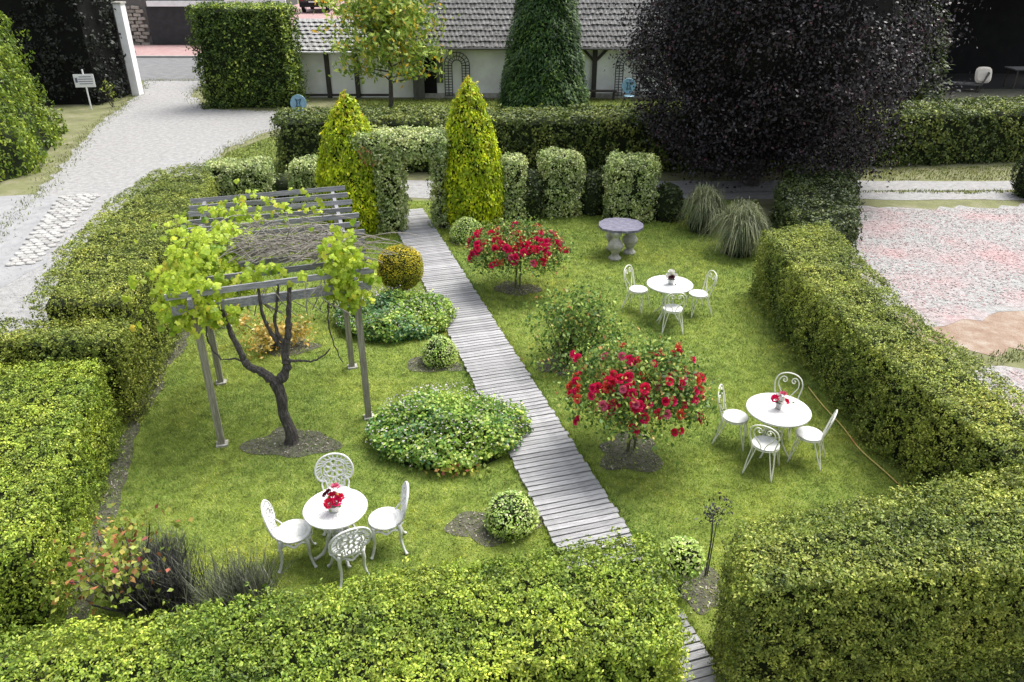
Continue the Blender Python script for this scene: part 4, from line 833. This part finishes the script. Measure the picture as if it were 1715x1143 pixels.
# ================================================================== ROSE TREES
def bloom_mesh(mat, seed):
    r = random.Random(seed); m = MB()
    for L_, (n, rad, z, tilt) in enumerate([(5, .5, 0, .7), (5, .36, .12, 1.1), (4, .2, .2, 1.4)]):
        for k in range(n):
            a = 2 * math.pi * (k + .5 * L_) / n + r.uniform(-.2, .2); ca, sa = math.cos(a), math.sin(a); t = tilt + r.uniform(-.15, .15); l = .5 if L_ < 2 else .34
            def pt(u, w): rr = rad * .35 + u * l * math.cos(t) * 1.2; return (rr * ca - w * sa, rr * sa + w * ca, z + u * l * math.sin(t) + .10 * (abs(w) > .05) * u)
            m.add([pt(0, 0), pt(.55, -.36), pt(1, -.26), pt(1.06, 0), pt(1, .26), pt(.55, .36)], [(0, 1, 2, 3), (0, 3, 4, 5)])
    return m.mesh('bloom', mat)
BL = {k: [bloom_mesh(k, i) for i in range(2)] for k in ('rose_red', 'rose_crimson', 'rose_coral', 'rose_pink', 'rose_peach', 'petal_white', 'petal_wine')}
def put_bloom(parent, p, nrm, s, kind, name='bloom'):
    o = link(name, random.choice(BL[kind]), parent, p); o.rotation_mode = 'QUATERNION'; o.rotation_quaternion = Vector(nrm).to_track_quat('Z', 'Y'); o.scale = (s, s, s); return o
def rose_tree(label, x, y, z0, z1, rx, ry, nb, seed, bias, bs):
    t = thing('rose_tree', label, 'rose tree', (x, y, 0), 0, 'red standard rose trees'); r = random.Random(seed); m = MB()
    m.tube(crom([(-.03, 0, 0), (.0, .02, z0 * .6), (.02, 0, z0 + .15)], 3), .026, 7); m.tube(crom([(.07, .03, 0), (.09, .04, z0 + .2)], 3), .018, 6)
    for k in range(18): a = k * 2.4; q = r.uniform(.4, .95); limb(m, (.02, 0, z0 + .05), (rx * q * math.cos(a), ry * q * math.sin(a), z0 + (z1 - z0) * r.uniform(.15, .85)), .013, .005, .12, 4, 5)
    m.build('trunk', 'green_stem', t); C = []
    for k in range(120):
        a = r.uniform(0, 6.28); q = math.sqrt(r.random()); zz = z0 + (z1 - z0) * (.12 + .78 * math.sqrt(max(0, 1 - q ** 2.2)) * r.uniform(.45, 1.05)); C.append((rx * .93 * q * math.cos(a), ry * .93 * q * math.sin(a), zz))
    leafobj('crown', clumps(C, 90, .34, .060, .044), 'roseleaf', t)
    kinds = ['rose_red'] * 5 + ['rose_crimson'] * 5 + ['rose_coral'] * 2 + ['rose_pink']
    for k in range(nb):
        for _ in range(40):
            a = r.uniform(0, 6.28); q = r.random() ** .45; w = .5 - .5 * math.sin(a) * .9; w2 = .35 + .65 * q
            if r.random() < w * w2 + bias * .15: break
        zz = z0 + (z1 - z0) * (.02 + .95 * math.sqrt(max(0, 1 - q ** 2.0)) * r.uniform(.75, 1.05) + (.32 * r.random() if q > .7 else 0)); px_, py_ = rx * 1.04 * q * math.cos(a), ry * 1.04 * q * math.sin(a); s = bs * r.uniform(.75, 1.2)
        put_bloom(t, (px_, py_, zz), (math.cos(a) * q + r.gauss(0, .2), math.sin(a) * q - .35, .6), s, r.choice(kinds))
        if r.random() < .55:
            put_bloom(t, (px_ + r.gauss(0, .05), py_ + r.gauss(0, .05), zz + r.gauss(0, .05)), (math.cos(a) + r.gauss(0, .4), math.sin(a) - .3, .4), s * .85, r.choice(kinds))
    put_bloom(t, (-.15, -.3, z0 + (z1 - z0) * .8), (0, -.5, .8), bs, 'rose_peach'); return t
rose_tree('red rose tree dense with blooms near the stone table', .1, 15.5, .70, 1.34, 1.02, .84, 105, 3, .5, .118)
rose_tree('wide red rose tree with a green centre between boardwalk and iron table', 1.75, 9.4, .72, 1.68, .92, .84, 84, 4, .0, .10)
# ================================================================== PERGOLA AND VINE
pg = thing('vine_pergola', 'weathered timber pergola with slatted roof over the lawn', 'pergola', (0, 0, 0))
PF = [(-4.37, 9.57), (-2.28, 10.31), (-5.0, 11.4), (-2.85, 11.95), (-5.62, 13.6), (-3.4, 14.25)]
for x, y in PF:
    MB().box((x, y, 1.19), (.095, .095, 2.38), rz=pth).build('post', 'old_wood', pg)
    MB().box((x + .01, y - .01, .015), (.17, .15, .05), rz=pth).build('footing', 'stone', pg)
ang = math.atan2(13.6 - 9.57, -5.62 + 4.37)
for (xa, ya), (xb, yb) in ((PF[0], PF[4]), (PF[1], PF[5])):
    a, b = Vector((xa, ya)), Vector((xb, yb)); d = (b - a).normalized(); a -= d * .25; b += d * .3; c = (a + b) / 2
    MB().box((c.x, c.y, 2.44), ((b - a).length, .06, .12), rz=math.atan2(d.y, d.x)).build('beam', 'slat_wood', pg)
sl = MB(); sl.box((0, 0, 0), (2.8, .03, .085)); slm = sl.mesh('slat', 'slat_wood')
for i in range(11):
    t = (i + .0) / 10; a = Vector(PF[0]).lerp(Vector(PF[4]), t * 1.07 - .03); b = Vector(PF[1]).lerp(Vector(PF[5]), t * 1.07 - .03); c = (a + b) / 2
    o = link('slat', slm, pg, (c.x + random.gauss(0, .03), c.y, 2.53 + random.gauss(0, .006)), math.atan2(b.y - a.y, b.x - a.x) + random.gauss(0, .008)); o.rotation_euler[0] = random.gauss(0, .09); o.rotation_euler[1] = random.gauss(0, .008)
def cross_beam(a, b, z): MB().box(((a[0] + b[0]) / 2, (a[1] + b[1]) / 2, z), (2.7, .05, .13), rz=math.atan2(b[1] - a[1], b[0] - a[0])).build('cross_beam', 'slat_wood', pg)
cross_beam((PF[0][0], PF[0][1] - .08), (PF[1][0], PF[1][1] - .08), 2.30)
vn = thing('grape_vine', 'old grape vine with twisted dark trunk climbing onto the pergola', 'vine', (0, 0, 0))
m = MB(); tr = [(-3.33, 9.62, 0), (-3.32, 9.62, .22), (-3.40, 9.66, .5), (-3.40, 9.68, .8), (-3.46, 9.7, 1.02)]
m.tube(crom(tr, 4), [.125, .105, .095, .09, .088, .084, .08, .082, .08, .074, .078, .084, .082, .084, .09, .092, .095], 10)
def br(pts, r0, r1):
    p = [q + Vector((random.gauss(0, .006), random.gauss(0, .006), random.gauss(0, .006))) for q in crom(pts, 6)]; m.tube(p, [(r0 + (r1 - r0) * i / (len(p) - 1)) * random.uniform(.82, 1.2) for i in range(len(p))], 8)
br([(-3.44, 9.69, 1.0), (-3.62, 9.68, 1.2), (-3.8, 9.66, 1.32), (-3.88, 9.66, 1.55), (-4.0, 9.7, 1.95), (-4.04, 9.72, 2.45)], .072, .026)
br([(-3.45, 9.7, 1.0), (-3.28, 9.74, 1.2), (-3.27, 9.76, 1.45), (-3.2, 9.78, 1.75), (-3.14, 9.78, 2.1), (-3.08, 9.8, 2.5)], .078, .03)
br([(-3.27, 9.75, 1.5), (-3.42, 9.74, 1.8), (-3.5, 9.74, 2.1), (-3.5, 9.76, 2.5)], .035, .02)
br([(-3.27, 9.75, 1.62), (-3.36, 9.78, 1.9), (-3.3, 9.8, 2.2), (-3.24, 9.82, 2.5)], .028, .016)
br([(-3.28, 9.74, 1.38), (-3.05, 9.72, 1.36), (-2.82, 9.72, 1.38), (-2.6, 9.74, 1.55)], .022, .009)
br([(-3.8, 9.66, 1.32), (-3.95, 9.66, 1.42), (-4.15, 9.64, 1.42)], .02, .008)
br([(-4.15, 9.64, 1.42), (-4.3, 9.66, 1.7), (-4.28, 9.7, 2.1), (-4.2, 9.75, 2.5)], .012, .01)
br([(-2.6, 9.9, 2.2), (-2.62, 9.9, 1.7), (-2.5, 9.95, 1.2)], .012, .007)
m.build('trunk', 'bark', vn)
m = MB(); r_ = random.Random(9)
ux, uy = VV.x, VV.y
for k in range(170):     # pruned canes lying on the slats
    s = r_.uniform(0, 1); c = Vector((-3.3 + r_.gauss(0, .62), 10.3 + abs(r_.gauss(0, .62)), 2.63 + r_.uniform(0, .12))); a = math.atan2(uy, ux) + r_.gauss(0, .45); l = r_.uniform(.4, 1.1)
    p0 = c - Vector((math.cos(a), math.sin(a), 0)) * l * .5; p1 = c + Vector((math.cos(a), math.sin(a), 0)) * l * .5; mid = c + Vector((r_.gauss(0, .08), r_.gauss(0, .08), .08 + r_.random() * .08))
    m.tube(crom([p0, mid, p1], 4), .0068, 4)
for k in range(26):     # upright canes
    p0 = Vector((r_.uniform(-4.0, -2.4), 10.3 + r_.random() * 1.0, 2.58)); m.tube([p0, p0 + Vector((r_.gauss(0, .12), r_.gauss(0, .12), .2)), p0 + Vector((r_.gauss(0, .22), r_.gauss(0, .2), r_.uniform(.3, .62)))], [.009, .007, .005], 4)
for k in range(14):
    p0 = Vector((r_.uniform(-4.0, -2.6), 9.85 + r_.random() * .3, 2.5)); m.tube(crom([p0, p0 + Vector((r_.gauss(0, .1), -.1, -.2)), p0 + Vector((r_.gauss(0, .2), -.08, -.45))], 3), .008, 4)
tag(m.build('canes', 'twig', vn), kind='stuff')
# vine leaves: each a leaf of its own
def vleaf(seed, mat):
    r = random.Random(seed); rim = []
    for a, q in [(-90, .12), (-60, .6), (-25, .72), (-8, .64), (22, .86), (52, .68), (90, .95), (128, .68), (158, .86), (188, .64), (205, .72), (240, .6)]:
        q *= r.uniform(.9, 1.1); x, y = q * math.cos(R(a)) * .62, q * math.sin(R(a)) * .62; rim.append((x, y, -.25 * (x * x) * 1.3 - .18 * max(0, y) ** 2 + r.gauss(0, .03)))
    m = MB(); m.add([(0, -.02, .06)] + rim, [(0, i + 1, (i + 1) % 12 + 1) for i in range(12)]); return m.mesh('leaf', mat)
VL = [vleaf(i, 'vineleaf') for i in range(6)]
cl = []
def rnd_leafpos(k):
    if k < .60: a = r_.uniform(0, 6.28); q = r_.random() ** .5; return Vector((-4.5 + .66 * q * math.cos(a), 10.65 + 1.05 * q * math.sin(a), 2.64 + .30 * (1 - q * q) * r_.random() + (-.55 * r_.random() if q > .75 else .1 * r_.random()))), Vector((math.cos(a) * q, math.sin(a) * q - .55, .7))
    if k < .72: return Vector((-4.38 + r_.gauss(0, .28), 9.52 + r_.gauss(0, .14), 2.48 + r_.uniform(-.3, .28))), Vector((r_.gauss(0, .3), -.9, .5))
    if k < .765: return Vector((-4.9 + r_.gauss(0, .35), 12.0 + r_.gauss(0, .7), 2.68 + .2 * r_.random())), Vector((0, -.6, .8))
    if k < .785: return Vector((-4.55 + r_.uniform(-.3, 1.3), 12.9 + r_.gauss(0, .4), 2.66 + .2 * r_.random())), Vector((0, -.7, .7))
    if k < .80: return Vector((-3.45 + r_.gauss(0, .25), 9.95 + r_.gauss(0, .15), 2.62 + .18 * r_.random())), Vector((0, -.8, .6))
    return Vector((-2.42 + r_.gauss(0, .16), 10.25 + r_.gauss(0, .14), 2.62 + r_.gauss(0, .2))), Vector((r_.gauss(0, .3), -.8, .6))
for i in range(300):
    p, nn = rnd_leafpos(i / 300); nn += Vector((r_.gauss(0, .35), r_.gauss(0, .35), r_.gauss(0, .25)))
    o = link('leaf', VL[i % 6], vn, p); o.rotation_mode = 'QUATERNION'; q = nn.to_track_quat('Z', 'Y'); o.rotation_quaternion = q @ Euler((0, 0, r_.uniform(0, 6.28))).to_quaternion(); s = r_.uniform(.12, .20); o.scale = (s, s, s)
VQ = []
for i in range(2300):
    p, nn = rnd_leafpos(r_.random()); me = VL[i % 6]; p.z -= r_.uniform(.02, .25); nn += Vector((r_.gauss(0, .4), r_.gauss(0, .4), r_.gauss(0, .3))); M = Matrix.Translation(p) @ (nn.to_track_quat('Z', 'Y').to_matrix() @ Euler((0, 0, r_.uniform(0, 6.28))).to_matrix()).to_4x4() @ Matrix.Scale(r_.uniform(.08, .15), 4)
    VQ.append((me, M))
m = MB()
for me, M in VQ: m.add([M @ v.co for v in me.vertices], [tuple(p.vertices) for p in me.polygons])
tag(m.build('smaller_leaves', 'vineleaf', vn), kind='stuff')

# ================================================================== STONE TABLE
st = thing('stone_table', 'slate topped stone table on baluster feet by the variegated shrubs', 'table', (2.6, 17.6, 0))
pts = []
r2 = random.Random(3)
for k in range(12): a = 2 * math.pi * k / 12 + .1; q = .52 * r2.uniform(.95, 1.05); pts.append((q * 1.08 * math.cos(a), q * math.sin(a)))
MB().prism(pts, .70, .755).build('tabletop', 'slate', st)
bal = [(.17, 0), (.17, .05), (.12, .08), (.09, .14), (.13, .2), (.20, .3), (.21, .37), (.15, .45), (.09, .52), (.09, .56), (.14, .6), (.16, .66), (.16, .70)]
for x, y, s in ((-.14, -.34, .9), (-.12, .32, .85), (.26, .06, .9)): o = MB().lathe([(r * s, z) for r, z in bal], 18).build('baluster', 'stone', st, (x, y, 0), 0, True)

# ================================================================== GARDEN FURNITURE
def cast_chair(label, x, y, rz, group='white cast chairs round the cast table'):
    t = thing('cast_chair', label, 'chair', (x, y, 0), rz, group); W_ = 'white_metal'
    MB().lathe([(.0, .425), (.17, .42), (.205, .43), (.215, .45), (.205, .462), (.19, .455), (.15, .45), (.145, .455), (.13, .455), (.125, .448), (.07, .445), (.065, .45), (.05, .45), (.0, .447)], 32, cap0=False, cap1=False).build('seat', W_, t, smooth=True)
    def bk(u, z): return (u, -.19 - .22 * (z - .44) + .35 * u * u - .01, z)
    out = [(-.11, .46), (-.12, .54), (-.185, .56), (-.225, .62), (-.235, .70), (-.205, .79), (-.13, .865), (0, .895)]; out = out + [(-u, z) for u, z in out[::-1][1:]]
    m = MB(); po = crom([bk(u, z) for u, z in out], 4); m.tube(po, .015, 6)
    inn = [(-.075, .48), (-.085, .58), (-.15, .615), (-.165, .70), (-.145, .765), (-.09, .815), (0, .835)]; inn = inn + [(-u, z) for u, z in inn[::-1][1:]]
    pi_ = crom([bk(u, z) for u, z in inn], 4); m.tube(pi_, .009, 5)
    for i in range(2, len(po) - 2, 2):
        j = int(i * (len(pi_) - 1) / (len(po) - 1)); m.tube([po[i], pi_[j]], .010, 4)
    m.tube([bk(-.11, .46), bk(.11, .46)], .014, 6)
    back = m.build('backrest', W_, t)
    m = MB(); cz = .70
    m.tube([bk(.035 * math.cos(a), cz + .035 * math.sin(a)) for a in np.linspace(0, 6.28, 13)], .0125, 5)
    for k in range(8):
        a = k * math.pi / 4; cx_, cz_ = .085 * math.cos(a), cz + .085 * math.sin(a); m.tube([bk(cx_ + .04 * math.cos(b), cz_ + .04 * math.sin(b)) for b in np.linspace(0, 6.28, 11)], .0125, 4)
    for s in (-1, 1):
        m.tube(crom([bk(s * .02, .47), bk(s * .055, .52), bk(s * .02, .565), bk(s * .05, .60)], 4), .0125, 4); m.tube(crom([bk(0, .58), bk(s * .07, .60), bk(s * .13, .64), bk(s * .12, .69)], 4), .0125, 4)
        m.tube(crom([bk(s * .03, .80), bk(s * .09, .79), bk(s * .135, .74)], 4), .0125, 4)
    m.tube([bk(0, .47), bk(0, .58)], .013, 4); m.build('scrollwork', W_, back)
    m = MB(); N_ = 48; m.tube([(.2 * math.cos(a), .2 * math.sin(a), .39 - .022 * math.cos(a * 8)) for a in np.linspace(0, 6.283, N_, endpoint=False)], .017, 5, True)
    for k in range(16): a = k * math.pi / 8; m.tube([(.205 * math.cos(a), .205 * math.sin(a), .44), (.2 * math.cos(a + .1), .2 * math.sin(a + .1), .39)], .008, 4)
    m.build('apron', W_, t)
    for ax, ay in ((-.14, .14), (.14, .14), (-.13, -.15), (.13, -.15)):
        p = crom([(ax, ay, .43), (ax * 1.12, ay * 1.12, .34), (ax * 1.08, ay * 1.1, .2), (ax * 1.25, ay * 1.3, .07), (ax * 1.5, ay * 1.5, .014)], 4); k = len(p)
        MB().tube(p, [.030 - .013 * math.sin(math.pi * .5 * min(1, i / (k * .7))) + (.006 if i > k - 3 else 0) for i in range(k)], 7).build('leg', W_, t, smooth=True)
    for s in (-1, 1): MB().tube(crom([(s * .15, -.12, .45), (s * .17, -.19, .52), (s * .13, -.215, .58)], 4), .011, 5).build('back_support', W_, t)
    return t
def face(x, y, tx, ty): return math.atan2(ty - y, tx - x) - math.pi / 2
T1 = (-2.12, 7.27)
for lab, x, y in (('white cast chair nearest the lavender clumps', -2.62, 7.14), ('white cast chair on the boardwalk side of the cast table', -1.55, 7.37), ('white cast chair with its back turned against the front hedge', -1.94, 6.92), ('white cast chair behind the cast table towards the vine', -2.24, 7.80)):
    cast_chair(lab, x, y, face(x, y, *T1))
ct = thing('cast_table', 'round white cast table with pierced top and scrolled pedestal', 'table', (T1[0], T1[1], 0))
top = MB().lathe([(0, .68), (.33, .675), (.375, .68), (.385, .695), (.375, .705), (.35, .70), (.345, .695), (.27, .694), (.265, .7), (.24, .7), (.235, .694), (.13, .694), (.125, .70), (.1, .70), (.095, .694), (0, .694)], 48, cap0=False, cap1=False).build('tabletop', 'white_metal', ct, smooth=True)
m = MB()
for k in range(24): a = k * math.pi / 12; m.tube([(.135 * math.cos(a), .135 * math.sin(a), .695), (.235 * math.cos(a + .12), .235 * math.sin(a + .12), .695)], .006, 4); m.tube(ring(.028, .695, 8, .305 * math.cos(a), .305 * math.sin(a)), .005, 4, True)
m.build('pierced_pattern', 'white_metal', top)
MB().lathe([(.05, .25), (.07, .3), (.045, .4), (.06, .52), (.11, .62), (.2, .675)], 20).build('pedestal', 'white_metal', ct, smooth=True)
for k in range(4):
    a = k * math.pi / 2 + .5; c_, s_ = math.cos(a), math.sin(a)
    lg = MB().tube([(q * c_, q * s_, z) for q, z in [(.05, .42), (.10, .36), (.13, .27), (.16, .16), (.22, .07), (.30, .03), (.335, .03)]], [.03, .03, .028, .025, .022, .02, .026], 7).build('leg', 'white_metal', ct, smooth=True)
    MB().tube([(q * c_, q * s_, z) for q, z in [(.06, .3), (.17, .42), (.21, .52), (.16, .57), (.12, .52), (.16, .47)]], .012, 5).build('scroll', 'white_metal', lg)

def iron_chair(label, x, y, rz, group):
    t = thing('iron_chair', label, 'chair', (x, y, 0), rz, group); Wm = 'cream_metal'
    MB().lathe([(0, .435), (.17, .433), (.188, .44), (.192, .452), (.184, .462), (.165, .455), (.08, .449), (0, .448)], 32, cap0=False, cap1=False).build('seat', 'white_metal', t, smooth=True)
    def bk(u, z): return (u, -.165 - .26 * (z - .44), z)
    hp = [(-.15, .40), (-.165, .52), (-.19, .64), (-.20, .74), (-.165, .835), (-.09, .885), (0, .90)]; hp = hp + [(-u, z) for u, z in hp[::-1][1:]]
    b_ = MB().tube(crom([bk(u, z) for u, z in hp], 4), .0105, 6).build('back_hoop', Wm, t)
    for s in (-1, 1):
        MB().tube(crom([bk(s * q, z) for q, z in [(.02, .455), (.045, .53), (.10, .62), (.145, .70), (.14, .78), (.10, .83), (.055, .825), (.035, .785), (.055, .755), (.085, .765), (.085, .79), (.068, .795)]], 4), .0085, 5).build('scroll', Wm, b_)
    for sx, sy, fx, fy in ((-1, 1, .2, .2), (1, 1, .2, .2), (-1, -1, .2, .25), (1, -1, .2, .25)):
        m = MB(); f = Vector((sx * fx, sy * fy, .008)); a_ = Vector((sx * .15, sy * .09, .44)); c_ = Vector((sx * .09, sy * .155, .44))
        m.tube([a_, a_.lerp(f, .5) + Vector((sx * .008, 0, 0)), f + Vector((0, 0, .02)), f], .0095, 6); m.tube([c_, c_.lerp(f, .5), f + Vector((sx * -.006, 0, .03))], .0085, 5); m.build('leg', Wm, t)
    MB().tube(ring(.185, .425, 24), .009, 5, True).build('seat_ring', Wm, t)
    return t
def iron_table(label, x, y, r, group):
    t = thing('iron_table', label, 'table', (x, y, 0), 0, group)
    MB().lathe([(0, .705), (r - .03, .70), (r - .008, .695), (r, .705), (r, .722), (r - .01, .73), (r - .03, .725), (r * .62, .722), (r * .6, .727), (r * .55, .727), (r * .53, .722), (0, .722)], 56, cap0=False, cap1=False).build('tabletop', 'white_metal', t, smooth=True)
    MB().tube(ring(.2, .68, 24), .010, 5, True).build('upper_ring', 'cream_metal', t); MB().tube(ring(.12, .3, 20), .009, 5, True).build('brace_ring', 'cream_metal', t)
    for k in range(4):
        a = k * math.pi / 2 + .75; c_, s_ = math.cos(a), math.sin(a)
        MB().tube(crom([(q * c_, q * s_, z) for q, z in [(.3, .69), (.22, .62), (.13, .45), (.12, .3), (.18, .15), (.28, .03), (.32, .012)]], 4), .0125, 6).build('leg', 'cream_metal', t)
    return t
T2 = (3.86, 9.43); g2_ = 'iron chairs round the near iron table'
iron_table('round white iron table near the long hedge', T2[0], T2[1], .455, 'round white iron tables')
for lab, x, y in (('iron chair between the wide rose tree and near iron table', 3.33, 9.66), ('iron chair on the hedge side of the near iron table', 4.28, 9.2), ('iron chair in front of the near iron table', 3.58, 8.96), ('iron chair behind the near iron table vase', 4.12, 9.92)): iron_chair(lab, x, y, face(x, y, *T2), g2_)
T3 = (3.13, 14.05); g3_ = 'iron chairs round the far iron table'
iron_table('round white iron table in the lawn near the stone table', T3[0], T3[1], .455, 'round white iron tables')
for lab, x, y in (('iron chair at the far table on the stone table side', 2.58, 14.42), ('iron chair at the far table on the long hedge side', 3.76, 14.2), ('iron chair in front of the far iron table', 3.11, 13.5)): iron_chair(lab, x, y, face(x, y, *T3), g3_)
# flowers on the tables
def bouquet(name, label, x, y, z, pot, potmat, items, leaves=12, cat='flower pot'):
    t = thing(name, label, cat, (x, y, z), 0)
    MB().lathe(pot, 20, cap1=False).build('pot', potmat, t, smooth=True); h = pot[-1][1]; m = MB()
    for dx, dy, dz, s, k in items: m.tube([(dx * .3, dy * .3, .02), (dx, dy, h + dz)], .003, 4)
    m.build('stems', 'green_stem', t)
    for dx, dy, dz, s, k in items: put_bloom(t, (dx, dy, h + dz), (dx * 3, dy * 3 - .2, .6), s, k)
    leafobj('leaves', clumps([(0, 0, h + .03)], leaves, .16, .05, .03), 'roseleaf', t)
bouquet('flower_bowl', 'small bowl of red roses on the cast table', T1[0] - .0, T1[1] - .06, .703, [(.045, 0), (.06, .015), (.07, .05), (.066, .09)], 'silver_pot', [(-.03, -.05, .05, .1, 'rose_red'), (.05, -.03, .06, .1, 'rose_crimson'), (.08, .03, .08, .075, 'rose_red'), (-.08, .02, .12, .06, 'petal_wine'), (-.05, .05, .14, .06, 'petal_wine'), (.03, .06, .2, .08, 'rose_pink'), (.0, .02, .1, .09, 'rose_red')])
bouquet('flower_pot', 'pale pot of pink and white flowers on the near iron table', T2[0] + .0, T2[1] + .02, .728, [(.04, 0), (.045, .03), (.058, .1)], 'silver_pot', [(-.07, -.01, .05, .1, 'rose_crimson'), (.08, -.03, .02, .075, 'rose_red'), (0, -.03, .04, .09, 'petal_white'), (.04, .04, .1, .075, 'rose_pink'), (-.02, .04, .07, .08, 'petal_white'), (.05, 0, .14, .05, 'rose_pink')])
bouquet('white_flower_pot', 'grey pot with white flowers on the far iron table', T3[0] + .02, T3[1], .728, [(.05, 0), (.06, .03), (.07, .1)], 'silver_pot', [(-.06, .0, .05, .1, 'petal_white'), (.06, 0, .05, .1, 'petal_white'), (0, -.03, .03, .09, 'petal_wine'), (0, .05, .1, .11, 'petal_white'), (-.04, -.05, .04, .06, 'petal_wine')])
